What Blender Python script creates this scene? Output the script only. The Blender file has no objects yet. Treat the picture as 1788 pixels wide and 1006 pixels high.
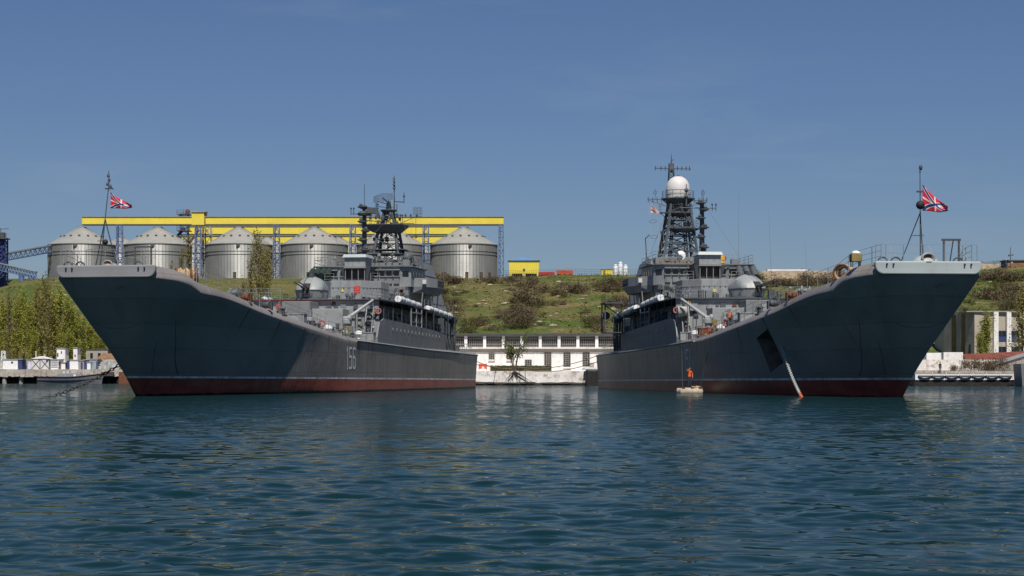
import bpy, bmesh, math, random
from math import radians as R, sin, cos, pi, sqrt, atan2
from mathutils import Vector, Matrix, noise
import numpy as np
random.seed(7)
sc = bpy.context.scene
COL = sc.collection

# ------------------------------------------------------------------ camera, sky, sun, exposure
F, HZ, CX, CAMH = 3500.0, 656.0, 894.0, 1.5        # focal length and horizon in photo pixels, eye height in metres
cam_d = bpy.data.cameras.new("camera")
cam = bpy.data.objects.new("camera", cam_d)
COL.objects.link(cam)
cam.location = (0, 0, CAMH)
cam.rotation_euler = (R(90), 0, 0)
cam_d.sensor_width = 36
cam_d.lens = 36 * F / 1788
cam_d.shift_y = (HZ - 503) / 1788
cam_d.clip_start = 0.5
cam_d.clip_end = 6000
sc.camera = cam

SUN_AZ, SUN_EL = 8.5, 57.0                         # azimuth: degrees to the right of straight behind the camera
sv = Vector((sin(R(SUN_AZ)) * cos(R(SUN_EL)), -cos(R(SUN_AZ)) * cos(R(SUN_EL)), sin(R(SUN_EL))))
w = bpy.data.worlds.new("World")
sc.world = w
w.use_nodes = True
nt = w.node_tree
bg = nt.nodes["Background"]
sky = nt.nodes.new("ShaderNodeTexSky")
sky.sky_type = 'NISHITA'
sky.sun_disc = False
sky.sun_elevation = R(SUN_EL)
sky.sun_rotation = atan2(sv.x, sv.y)
sky.altitude = 0
sky.air_density = 1.0
sky.dust_density = 0.15
sky.ozone_density = 6.0
tint = nt.nodes.new('ShaderNodeMix'); tint.data_type = 'RGBA'; tint.blend_type = 'MULTIPLY'; tint.inputs[0].default_value = 1
tint.inputs[7].default_value = (.85, .895, 1.08, 1)
nt.links.new(sky.outputs[0], tint.inputs[6]); 
# faint high cirrus
tcw = nt.nodes.new('ShaderNodeTexCoord'); mpw = nt.nodes.new('ShaderNodeMapping'); mpw.inputs['Scale'].default_value = (5, 5, 26); mpw.inputs['Rotation'].default_value = (.12, .1, .3)
nt.links.new(tcw.outputs['Generated'], mpw.inputs[0])
cn = nt.nodes.new('ShaderNodeTexNoise'); cn.inputs['Scale'].default_value = 1.3; cn.inputs['Detail'].default_value = 7; cn.inputs['Roughness'].default_value = .6; cn.inputs['Distortion'].default_value = .4
nt.links.new(mpw.outputs[0], cn.inputs['Vector'])
cr_ = nt.nodes.new('ShaderNodeMapRange'); cr_.inputs[1].default_value = .54; cr_.inputs[2].default_value = .80; cr_.inputs[3].default_value = 0; cr_.inputs[4].default_value = .12
nt.links.new(cn.outputs['Fac'], cr_.inputs[0])
cm_ = nt.nodes.new('ShaderNodeMix'); cm_.data_type = 'RGBA'; nt.links.new(cr_.outputs[0], cm_.inputs[0]); nt.links.new(tint.outputs[2], cm_.inputs[6]); cm_.inputs[7].default_value = (7.5, 8.6, 10, 1)
nt.links.new(cm_.outputs[2], bg.inputs[0])
bg.inputs[1].default_value = 0.052
sun_d = bpy.data.lights.new("sun", 'SUN')
sun_d.energy = 5.0
sun_d.angle = R(0.5)
sun_d.color = (1.0, 0.95, 0.87)
sun = bpy.data.objects.new("sun", sun_d)
COL.objects.link(sun)
sun.rotation_euler = (-sv).to_track_quat('-Z', 'Y').to_euler()
vs = sc.view_settings
vs.view_transform = 'Standard'
vs.look = 'None'
vs.gamma = 1
vs.exposure = 0.0
sc.cycles.max_bounces = 6
sc.cycles.transparent_max_bounces = 8

# ------------------------------------------------------------------ helpers
def P(px, py, Y):
    return Vector(((px - CX) * Y / F, Y, CAMH + (HZ - py) * Y / F))

def PX(px, Y): return (px - CX) * Y / F
def PZ(py, Y): return CAMH + (HZ - py) * Y / F

class MB:
    def __init__(s):
        s.v, s.f, s.m = [], [], []
        s.cur = 0
    def add(s, vs_, fs):
        o = len(s.v)
        s.v += [tuple(p) for p in vs_]
        for f in fs:
            s.f.append(tuple(i + o for i in f))
            s.m.append(s.cur)
        return s
    def box(s, x0, x1, y0, y1, z0, z1):
        return s.hexa([(x0, y0, z0), (x1, y0, z0), (x1, y1, z0), (x0, y1, z0)], [(x0, y0, z1), (x1, y0, z1), (x1, y1, z1), (x0, y1, z1)])
    def hexa(s, a, b):
        n = len(a)
        return s.add(list(a) + list(b), [tuple(range(n - 1, -1, -1)), tuple(range(n, 2 * n))] + [(i, (i + 1) % n, (i + 1) % n + n, i + n) for i in range(n)])
    def obox(s, c, ax, ay, az):
        c, ax, ay, az = map(Vector, (c, ax, ay, az))
        return s.hexa([c - ax - ay - az, c + ax - ay - az, c + ax + ay - az, c - ax + ay - az], [c - ax - ay + az, c + ax - ay + az, c + ax + ay + az, c - ax + ay + az])
    def beam(s, p, q, a, b=None):
        p, q = Vector(p), Vector(q)
        b = b or a
        d = (q - p); L = d.length
        if L < 1e-6: return s
        d /= L
        u = Vector((0, 0, 1)).cross(d)
        if u.length < 1e-3: u = Vector((1, 0, 0))
        u.normalize(); wv = d.cross(u)
        return s.obox((p + q) / 2, d * L / 2, u * a / 2, wv * b / 2)
    def bar(s, p, q, r, n=6, r2=None):
        p, q = Vector(p), Vector(q)
        r2 = r if r2 is None else r2
        d = (q - p)
        if d.length < 1e-6: return s
        d.normalize()
        u = d.orthogonal().normalized(); wv = d.cross(u)
        A = [p + (u * cos(2 * pi * i / n) + wv * sin(2 * pi * i / n)) * r for i in range(n)]
        B = [q + (u * cos(2 * pi * i / n) + wv * sin(2 * pi * i / n)) * r2 for i in range(n)]
        return s.hexa(A, B)
    def tube(s, pts, r, n=6):
        for a, b in zip(pts[:-1], pts[1:]): s.bar(a, b, r, n)
        return s
    def lathe(s, prof, n=24, o=(0, 0, 0), axis=(0, 0, 1), cap=True):
        d = Vector(axis).normalized(); u = d.orthogonal().normalized(); wv = d.cross(u); o = Vector(o)
        V = []
        for (r, z) in prof:
            for i in range(n):
                a = 2 * pi * i / n
                V.append(o + d * z + (u * cos(a) + wv * sin(a)) * max(r, 1e-4))
        fs = []
        for k in range(len(prof) - 1):
            for i in range(n):
                j = (i + 1) % n
                fs.append((k * n + i, k * n + j, (k + 1) * n + j, (k + 1) * n + i))
        if cap:
            fs.append(tuple(range(n - 1, -1, -1)))
            fs.append(tuple((len(prof) - 1) * n + i for i in range(n)))
        return s.add(V, fs)
    def ball(s, c, r, n=12, m=8, sc_=(1, 1, 1)):
        V = []; fs = []
        c = Vector(c)
        for k in range(m + 1):
            t = pi * k / m
            for i in range(n):
                a = 2 * pi * i / n
                V.append(c + Vector((sin(t) * cos(a) * r * sc_[0], sin(t) * sin(a) * r * sc_[1], -cos(t) * r * sc_[2])))
        for k in range(m):
            for i in range(n):
                j = (i + 1) % n
                fs.append((k * n + i, k * n + j, (k + 1) * n + j, (k + 1) * n + i))
        return s.add(V, fs)
    def torus(s, c, Rr, r, axis=(0, 0, 1), n=16, m=6, stretch=None):
        d = Vector(axis).normalized(); u = d.orthogonal().normalized(); wv = d.cross(u); c = Vector(c)
        if stretch: u = Vector(stretch[0]).normalized(); wv = d.cross(u)
        k = stretch[1] if stretch else 1
        V = []; fs = []
        for i in range(n):
            a = 2 * pi * i / n
            e = u * cos(a) * k + wv * sin(a)
            en = (u * cos(a) + wv * sin(a)).normalized()
            for j in range(m):
                b = 2 * pi * j / m
                V.append(c + e * Rr + en * r * cos(b) + d * r * sin(b))
        for i in range(n):
            for j in range(m):
                fs.append((i * m + j, ((i + 1) % n) * m + j, ((i + 1) % n) * m + (j + 1) % m, i * m + (j + 1) % m))
        return s.add(V, fs)
    def mesh(s, name, mats, smooth=False):
        me = bpy.data.meshes.new(name)
        me.from_pydata(s.v, [], s.f)
        if not isinstance(mats, (list, tuple)): mats = [mats]
        for m in mats: me.materials.append(m)
        if any(s.m): me.polygons.foreach_set('material_index', s.m)
        bm = bmesh.new(); bm.from_mesh(me)
        bmesh.ops.remove_doubles(bm, verts=bm.verts, dist=1e-5)
        bmesh.ops.recalc_face_normals(bm, faces=bm.faces)
        bm.to_mesh(me); bm.free()
        if smooth: me.polygons.foreach_set('use_smooth', [True] * len(me.polygons))
        return me
    def build(s, name, mats, parent=None, smooth=False, bevel=0, auto=False, **kw):
        o = bpy.data.objects.new(name, s.mesh(name, mats, smooth))
        COL.objects.link(o)
        if parent: o.parent = parent
        if bevel:
            b = o.modifiers.new("bevel", 'BEVEL'); b.width = bevel; b.segments = 2; b.limit_method = 'ANGLE'; b.angle_limit = R(40)
        if smooth == 'auto':
            try: o.data.set_sharp_from_angle(angle=R(35))
            except Exception: pass
        if kw: tag(o, **kw)
        return o

def tag(o, label=None, cat=None, group=None, kind=None):
    if label: o['label'] = label
    if cat: o['category'] = cat
    if group: o['group'] = group
    if kind: o['kind'] = kind
    return o

def empty(name, loc=(0, 0, 0), rz=0, label=None, cat=None, group=None):
    o = bpy.data.objects.new(name, None)
    COL.objects.link(o)
    o.location = loc; o.rotation_euler = (0, 0, rz)
    o.empty_display_size = 0.3
    return tag(o, label, cat, group)

def kids(o): return [c for c in bpy.data.objects if c.parent == o]
def copy_tree(o, parent=None):
    c = o.copy(); COL.objects.link(c)
    if parent: c.parent = parent
    for ch in kids(o): copy_tree(ch, c)
    return c

# ------------------------------------------------------------------ materials
def new_mat(name):
    m = bpy.data.materials.new(name); m.use_nodes = True
    t = m.node_tree
    return m, t, t.nodes["Principled BSDF"]

def N(t, typ, **kw):
    n = t.nodes.new(typ)
    for k, v in kw.items(): setattr(n, k, v)
    return n

def mixc(t, fac, a, b, blend='MIX'):
    n = t.nodes.new('ShaderNodeMix'); n.data_type = 'RGBA'; n.blend_type = blend
    for sock, val in ((n.inputs[0], fac), (n.inputs[6], a), (n.inputs[7], b)):
        if hasattr(val, 'is_linked') or hasattr(val, 'links'): t.links.new(val, sock)
        elif isinstance(val, (int, float)): sock.default_value = val
        else: sock.default_value = (*val, 1)
    return n.outputs[2]

def math_(t, op, a, b=None, c=None, clamp=False):
    n = t.nodes.new('ShaderNodeMath'); n.operation = op; n.use_clamp = clamp
    for i, val in enumerate((a, b, c)):
        if val is None: continue
        if hasattr(val, 'links'): t.links.new(val, n.inputs[i])
        else: n.inputs[i].default_value = val
    return n.outputs[0]

def ramp(t, fac, lo, hi):
    n = t.nodes.new('ShaderNodeMapRange'); n.interpolation_type = 'SMOOTHSTEP'
    t.links.new(fac, n.inputs[0]); n.inputs[1].default_value = lo; n.inputs[2].default_value = hi
    return n.outputs[0]

def coords(t, scale=(1, 1, 1), kind='Object'):
    tc = t.nodes.new('ShaderNodeTexCoord')
    mp = t.nodes.new('ShaderNodeMapping'); mp.inputs['Scale'].default_value = scale
    t.links.new(tc.outputs[kind], mp.inputs[0])
    return mp.outputs[0]

def noi(t, co, scale, detail=4, rough=0.55, dist=0):
    n = t.nodes.new('ShaderNodeTexNoise')
    t.links.new(co, n.inputs['Vector']); n.inputs['Scale'].default_value = scale
    n.inputs['Detail'].default_value = detail; n.inputs['Roughness'].default_value = rough; n.inputs['Distortion'].default_value = dist
    return n.outputs['Fac']

def mat(name, col, rough=0.6, metal=0.0, var=0.14, scale=1.2, dirt=None, dirt_amt=0.5, streak=0.0, bump=0.0, bscale=8, spec=0.4, lo=.52, hi=.72):
    m, t, b = new_mat(name)
    co = coords(t)
    n1 = noi(t, co, scale, 5)
    dk = tuple(c * (1 - var) for c in col); lt = tuple(min(1, c * (1 + var)) for c in col)
    c = mixc(t, ramp(t, n1, .3, .7), dk, lt)
    if dirt is not None:
        n2 = noi(t, co, scale * 2.3, 6, .65)
        f = math_(t, 'MULTIPLY', ramp(t, n2, lo, hi), dirt_amt)
        c = mixc(t, f, c, dirt)
    if streak:
        n3 = noi(t, coords(t, (1.3, 1.3, .06)), 1.6, 5, .6)
        f = math_(t, 'MULTIPLY', ramp(t, n3, .52, .75), streak)
        c = mixc(t, f, c, dirt if dirt is not None else tuple(x * .4 for x in col))
    t.links.new(c, b.inputs['Base Color'])
    b.inputs['Roughness'].default_value = rough
    b.inputs['Metallic'].default_value = metal
    b.inputs['Specular IOR Level'].default_value = spec
    if bump:
        bn = N(t, 'ShaderNodeBump'); bn.inputs['Strength'].default_value = bump; bn.inputs['Distance'].default_value = .1
        t.links.new(noi(t, co, bscale, 4), bn.inputs['Height'])
        t.links.new(bn.outputs[0], b.inputs['Normal'])
    return m

M = {}
M['paint'] = mat('naval_grey_paint', (.185, .195, .198), .55, 0, .09, .5, (.085, .075, .065), .35, .35)
M['paint2'] = mat('naval_light_paint', (.275, .29, .292), .5, 0, .08, .7, (.12, .095, .075), .4, .42)
M['bowL'] = mat('bow_plate_paint', (.235, .238, .245), .5, 0, .05, .5, (.24, .12, .07), .15, .12)
M['bowR'] = mat('fresh_bow_plate_paint', (.37, .41, .41), .45, 0, .04, .5, (.2, .15, .1), .15, .1)
M['dkgrey'] = mat('dark_grey_metal', (.07, .075, .08), .6, 0, .15, 1)
M['mast'] = mat('mast_grey_paint', (.075, .085, .092), .6, 0, .15, 1)
M['black'] = mat('black_rubber', (.02, .02, .022), .7, 0, .2, 2)
M['interior'] = mat('dark_recess_fill', (.045, .035, .035), .8, 0, .2, 2)  # near-black colour paints in the shade of recesses and openings
M['white'] = mat('white_paint', (.8, .8, .79), .5, 0, .05, 1.5, (.45, .4, .33), .35, .15)
M['offwhite'] = mat('radome_white', (.62, .6, .58), .55, 0, .04, 1.5, (.4, .36, .3), .25, .15)
M['red'] = mat('red_paint', (.55, .035, .03), .5, 0, .15, 2)
M['orange'] = mat('orange_cloth', (.75, .13, .03), .8, 0, .15, 6)
M['rust'] = mat('rust_brown', (.16, .065, .035), .85, 0, .3, 3)
M['wire'] = mat('steel_wire', (.14, .145, .15), .5, 0, .1, 2)
M['rail'] = mat('rail_grey', (.22, .23, .235), .55, 0, .1, 2)
M['glass'] = mat('dark_window_glass', (.012, .014, .018), .08, 0, .1, 2, spec=.6)
M['green'] = mat('deck_green_metal', (.12, .14, .08), .6, 0, .2, 2)
M['tan'] = mat('tan_rope', (.42, .3, .17), .9, 0, .25, 12)
M['khaki'] = mat('khaki_metal', (.22, .17, .06), .6, 0, .2, 2)
M['copper'] = mat('brass_light', (.5, .28, .1), .45, 0, .2, 2)
M['yellow'] = mat('yellow_sheet', (.78, .63, .075), .5, 0, .05, .3, (.5, .33, .03), .3, .12)
M['grey_roof'] = mat('grey_sheet_roof', (.3, .3, .3), .5, 0, .1, 1)
M['blue_steel'] = mat('blue_steel', (.11, .165, .29), .6, 0, .3, .5, (.35, .38, .45), .6, 0)
M['navy'] = mat('navy_steel', (.025, .04, .14), .6, 0, .2, .5)
M['blue_roof'] = mat('blue_sheet_roof', (.12, .24, .42), .45, 0, .1, 1)
M['concrete'] = mat('old_concrete', (.40, .36, .31), .9, 0, .2, .6, (.12, .09, .07), .8, .4, bump=.4, bscale=3)
M['whitewash'] = mat('whitewashed_stone', (.70, .66, .61), .85, 0, .1, .5, (.25, .19, .15), .75, .45, bump=.6, bscale=2, lo=.5, hi=.66)
M['whitewall'] = mat('white_plaster', (.82, .80, .77), .85, 0, .06, .5, (.42, .33, .25), .6, .38)
M['stone'] = mat('tan_stone_wall', (.40, .31, .22), .9, 0, .25, 1, (.2, .15, .1), .5, 0, bump=.6, bscale=2)
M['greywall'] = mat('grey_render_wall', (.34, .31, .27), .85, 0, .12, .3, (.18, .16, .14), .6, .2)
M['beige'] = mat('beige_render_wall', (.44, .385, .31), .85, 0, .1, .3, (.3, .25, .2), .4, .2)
M['redroof'] = mat('rusty_red_roof', (.19, .055, .035), .8, 0, .3, .7)
M['brownroof'] = mat('brown_tile_roof', (.24, .13, .07), .85, 0, .25, .7)
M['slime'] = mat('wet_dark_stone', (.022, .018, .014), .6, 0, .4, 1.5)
M['bark'] = mat('grey_bark', (.10, .08, .06), .9, 0, .3, 4)
M['roots'] = mat('dark_roots', (.05, .035, .025), .9, 0, .3, 4)
M['skin'] = mat('skin', (.42, .22, .14), .6, 0, .05, 5)
M['hair'] = mat('dark_hair', (.02, .015, .012), .7, 0, .2, 8)
M['jeans'] = mat('dark_trousers', (.035, .04, .055), .9, 0, .2, 8)
M['dkcloth'] = mat('black_cloth', (.02, .02, .024), .9, 0, .2, 8)
M['netting'] = mat('olive_netting', (.06, .055, .025), .95, 0, .4, 3, (.16, .13, .05), .6, 0, bump=.8, bscale=4)
M['canvas'] = mat('weathered_canvas', (.45, .38, .3), .9, 0, .2, 3, (.1, .07, .05), .8, .2)
M['blueboat'] = mat('blue_grey_boat', (.16, .16, .19), .5, 0, .1, 1, (.3, .29, .27), .4, .1)
M['bluedoor'] = mat('blue_door_paint', (.04, .06, .17), .5, 0, .15, 1)
M['tank'] = mat('white_tank', (.72, .73, .74), .4, 0, .05, 1)
M['chain'] = mat('pale_chain', (.42, .43, .42), .5, 0, .1, 4)
M['dkchain'] = mat('dark_chain', (.05, .05, .045), .7, 0, .3, 4)

def hull_mat():
    m, t, b = new_mat('ship_hull_paint')
    co = coords(t)
    sep = N(t, 'ShaderNodeSeparateXYZ'); t.links.new(co, sep.inputs[0])
    zl = math_(t, 'ADD', sep.outputs['Z'], math_(t, 'MULTIPLY', sep.outputs['X'], .0036))   # boot-top sits a little higher at the bow
    n1 = noi(t, co, .12, 5)
    c = mixc(t, ramp(t, n1, .3, .7), (.245, .22, .202), (.295, .266, .244))
    n4 = noi(t, coords(t, (.35, 1, .5)), .5, 4)
    c = mixc(t, math_(t, 'MULTIPLY', ramp(t, n4, .5, .66), .55), c, (.205, .186, .172))   # repainted patches
    st = noi(t, coords(t, (1.1, .12, .035)), 1.1, 6, .65)
    aft = ramp(t, sep.outputs['X'], 14, 42)
    c = mixc(t, math_(t, 'MULTIPLY', math_(t, 'MULTIPLY', ramp(t, st, .50, .68), .75), aft), c, (.085, .076, .066))
    st2 = noi(t, coords(t, (.9, .1, .03)), 2.2, 4, .6)
    c = mixc(t, math_(t, 'MULTIPLY', math_(t, 'MULTIPLY', ramp(t, st2, .56, .72), .45), aft), c, (.30, .29, .28))
    ru = noi(t, coords(t, (1, .2, .18)), .55, 6, .7)
    c = mixc(t, math_(t, 'MULTIPLY', ramp(t, ru, .64, .74), .5), c, (.10, .05, .028))
    cx_ = N(t, 'ShaderNodeCombineXYZ'); t.links.new(sep.outputs['X'], cx_.inputs[0]); t.links.new(sep.outputs['Z'], cx_.inputs[1])
    bk = N(t, 'ShaderNodeTexBrick'); t.links.new(cx_.outputs[0], bk.inputs['Vector'])     # welded plates
    bk.inputs['Scale'].default_value = 1; bk.inputs['Brick Width'].default_value = 6.4; bk.inputs['Row Height'].default_value = 1.75; bk.inputs['Mortar Size'].default_value = .035; bk.inputs['Mortar Smooth'].default_value = .6
    bk.inputs['Color1'].default_value = (.86, .86, .86, 1); bk.inputs['Color2'].default_value = (1.06, 1.06, 1.06, 1); bk.inputs['Mortar'].default_value = (.62, .62, .62, 1)
    c = mixc(t, .75, c, bk.outputs['Color'], 'MULTIPLY')
    # red bottom with fouling and scrapes, pale line on top of it
    nr = noi(t, coords(t, (.3, .3, 1.4)), .8, 6, .6)
    red = mixc(t, ramp(t, nr, .35, .65), (.28, .066, .046), (.41, .108, .074))
    red = mixc(t, math_(t, 'MULTIPLY', ramp(t, st, .5, .72), .5), red, (.07, .03, .022))
    wet = noi(t, co, .9, 3)
    red = mixc(t, ramp(t, math_(t, 'ADD', sep.outputs['Z'], math_(t, 'MULTIPLY', wet, .35)), .40, .22), red, (.012, .010, .008))
    wl = mixc(t, ramp(t, noi(t, co, 1.4, 5), .35, .62), (.5, .48, .47), (.85, .85, .84))
    c = mixc(t, ramp(t, zl, 1.465, 1.475), wl, c)
    c = mixc(t, ramp(t, zl, 1.315, 1.325), red, c)
    t.links.new(c, b.inputs['Base Color'])
    b.inputs['Roughness'].default_value = .42
    b.inputs['Specular IOR Level'].default_value = .4
    # dished plating between frames
    bn = N(t, 'ShaderNodeBump'); bn.inputs['Strength'].default_value = .3; bn.inputs['Distance'].default_value = .25
    wv = N(t, 'ShaderNodeTexWave'); wv.wave_type = 'BANDS'; wv.bands_direction = 'X'; wv.inputs['Scale'].default_value = .45
    t.links.new(co, wv.inputs[0])
    h = math_(t, 'ADD', math_(t, 'ADD', math_(t, 'MULTIPLY', wv.outputs['Fac'], .08), math_(t, 'MULTIPLY', bk.outputs['Fac'], -.06)), noi(t, coords(t, (1, 1, .8)), .38, 3))
    t.links.new(h, bn.inputs['Height']); t.links.new(bn.outputs[0], b.inputs['Normal'])
    return m
M['hull'] = hull_mat()

def leaf_mat(name, cols, trans=.45):
    m, t, b = new_mat(name)
    t.nodes.remove(b)
    g = N(t, 'ShaderNodeNewGeometry')
    cr = N(t, 'ShaderNodeValToRGB')
    el = cr.color_ramp.elements
    el[0].position = 0; el[0].color = (*cols[0], 1)
    el[1].position = 1; el[1].color = (*cols[-1], 1)
    for i, c in enumerate(cols[1:-1]):
        e = el.new((i + 1) / (len(cols) - 1)); e.color = (*c, 1)
    t.links.new(g.outputs['Random Per Island'], cr.inputs[0])
    d = N(t, 'ShaderNodeBsdfDiffuse'); tr = N(t, 'ShaderNodeBsdfTranslucent'); mx = N(t, 'ShaderNodeMixShader')
    t.links.new(cr.outputs[0], d.inputs[0]); t.links.new(cr.outputs[0], tr.inputs[0])
    mx.inputs[0].default_value = trans
    t.links.new(d.outputs[0], mx.inputs[1]); t.links.new(tr.outputs[0], mx.inputs[2])
    t.links.new(mx.outputs[0], t.nodes['Material Output'].inputs[0])
    return m
M['leaf_pop'] = leaf_mat('poplar_leaves', [(.20, .235, .04), (.33, .36, .065), (.44, .44, .10), (.36, .31, .11)])
M['leaf_olive'] = leaf_mat('olive_poplar_leaves', [(.20, .18, .06), (.31, .275, .09), (.39, .335, .12), (.28, .26, .09)])
M['leaf_young'] = leaf_mat('young_leaves', [(.10, .13, .03), (.17, .20, .05), (.14, .15, .05)])
M['twig_brown'] = leaf_mat('bare_brown_twigs', [(.07, .054, .036), (.12, .092, .062), (.17, .13, .085), (.12, .105, .05)], .1)
M['twig_green'] = leaf_mat('dull_green_scrub', [(.06, .066, .026), (.11, .115, .04), (.09, .08, .04)], .2)
M['grasscl'] = leaf_mat('grass_clumps', [(.07, .10, .02), (.12, .13, .03), (.2, .17, .07)], .3)

def hill_mat():
    m, t, b = new_mat('hillside_grass')
    co = coords(t)
    a = noi(t, co, .035, 5, .6)
    d = noi(t, coords(t, (.5, 1, 2.2)), .16, 6, .65)
    g = noi(t, co, 1.4, 5, .7)
    grass = mixc(t, ramp(t, g, .3, .7), (.045, .070, .017), (.112, .146, .038))
    dry = mixc(t, ramp(t, g, .3, .7), (.12, .085, .038), (.24, .185, .09))
    c = mixc(t, ramp(t, a, .40, .58), grass, mixc(t, .5, grass, dry))
    c = mixc(t, ramp(t, d, .52, .62), c, dry)
    pale = noi(t, coords(t, (.6, 1, 2.5)), .45, 6, .7)
    c = mixc(t, math_(t, 'MULTIPLY', ramp(t, pale, .62, .72), .75), c, (.40, .33, .22))
    dk = noi(t, co, .55, 5, .7)
    c = mixc(t, math_(t, 'MULTIPLY', ramp(t, dk, .56, .7), .6), c, (.035, .035, .014))
    t.links.new(c, b.inputs['Base Color'])
    b.inputs['Roughness'].default_value = .95
    b.inputs['Specular IOR Level'].default_value = .1
    bn = N(t, 'ShaderNodeBump'); bn.inputs['Strength'].default_value = .9; bn.inputs['Distance'].default_value = .5
    t.links.new(g, bn.inputs['Height']); t.links.new(bn.outputs[0], b.inputs['Normal'])
    return m
M['hill'] = hill_mat()

def silo_mat():
    m, t, b = new_mat('galvanised_silo_steel')
    co = coords(t)
    sep = N(t, 'ShaderNodeSeparateXYZ'); t.links.new(co, sep.inputs[0])
    g = N(t, 'ShaderNodeNewGeometry')
    n1 = noi(t, coords(t, (1, 1, .25)), .8, 5)
    c = mixc(t, ramp(t, n1, .3, .7), (.33, .33, .318), (.42, .42, .40))
    ang = math_(t, 'ARCTAN2', sep.outputs['Y'], sep.outputs['X'])
    pn = N(t, 'ShaderNodeTexWhiteNoise'); pn.noise_dimensions = '1D'
    t.links.new(math_(t, 'FLOOR', math_(t, 'MULTIPLY', ang, 64 / (2 * pi))), pn.inputs['W'])
    c = mixc(t, math_(t, 'MULTIPLY', pn.outputs['Value'], .22), c, (.27, .27, .26))
    t.links.new(c, b.inputs['Base Color'])
    b.inputs['Metallic'].default_value = .55
    b.inputs['Roughness'].default_value = .45
    s = math_(t, 'SINE', math_(t, 'MULTIPLY', sep.outputs['Z'], 2 * pi / .22))
    bn = N(t, 'ShaderNodeBump'); bn.inputs['Strength'].default_value = 1; bn.inputs['Distance'].default_value = .018
    t.links.new(s, bn.inputs['Height']); t.links.new(bn.outputs[0], b.inputs['Normal'])
    return m
M['silo'] = silo_mat()
M['siloroof'] = mat('galvanised_roof_sheet', (.36, .355, .33), .5, .25, .06, .5, (.2, .19, .17), .3, 0)
M['siloseam'] = mat('silo_seam', (.17, .17, .165), .55, .3, .1, 1)
M['siloband'] = mat('dark_silo_band', (.12, .12, .12), .6, .3, .1, 1)

def water_mat():
    m, t, b = new_mat('harbour_water')
    b.inputs['Base Color'].default_value = (.003, .020, .022, 1)
    b.inputs['Roughness'].default_value = .04
    b.inputs['IOR'].default_value = 1.12
    b.inputs['Specular IOR Level'].default_value = .23
    g = N(t, 'ShaderNodeNewGeometry')
    sep = N(t, 'ShaderNodeSeparateXYZ'); t.links.new(g.outputs['Position'], sep.inputs[0])
    mp = N(t, 'ShaderNodeMapping'); mp.inputs['Scale'].default_value = (.75, 1.25, 1); mp.inputs['Rotation'].default_value = (0, 0, .25)
    t.links.new(g.outputs['Position'], mp.inputs[0])
    a = noi(t, mp.outputs[0], 2.6, 3, .55, .4)
    f = noi(t, mp.outputs[0], .55, 4, .6, .3)
    far = ramp(t, sep.outputs['Y'], 35, 110)
    fa_ = ramp(t, sep.outputs['Y'], 22, 70)
    h = math_(t, 'ADD', math_(t, 'MULTIPLY', math_(t, 'MULTIPLY', a, fa_), .012), math_(t, 'MULTIPLY', math_(t, 'MULTIPLY', f, far), .22))
    bn = N(t, 'ShaderNodeBump'); bn.inputs['Strength'].default_value = 1; bn.inputs['Distance'].default_value = 1.0
    t.links.new(h, bn.inputs['Height']); t.links.new(bn.outputs[0], b.inputs['Normal'])
    df = N(t, 'ShaderNodeBsdfDiffuse'); df.inputs[0].default_value = (.005, .027, .031, 1)      # light scattered back from the turbid harbour water
    mx = N(t, 'ShaderNodeMixShader'); mx.inputs[0].default_value = .26
    t.links.new(b.outputs[0], mx.inputs[1]); t.links.new(df.outputs[0], mx.inputs[2]); t.links.new(mx.outputs[0], t.nodes['Material Output'].inputs[0])
    return m
M['water'] = water_mat()

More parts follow.
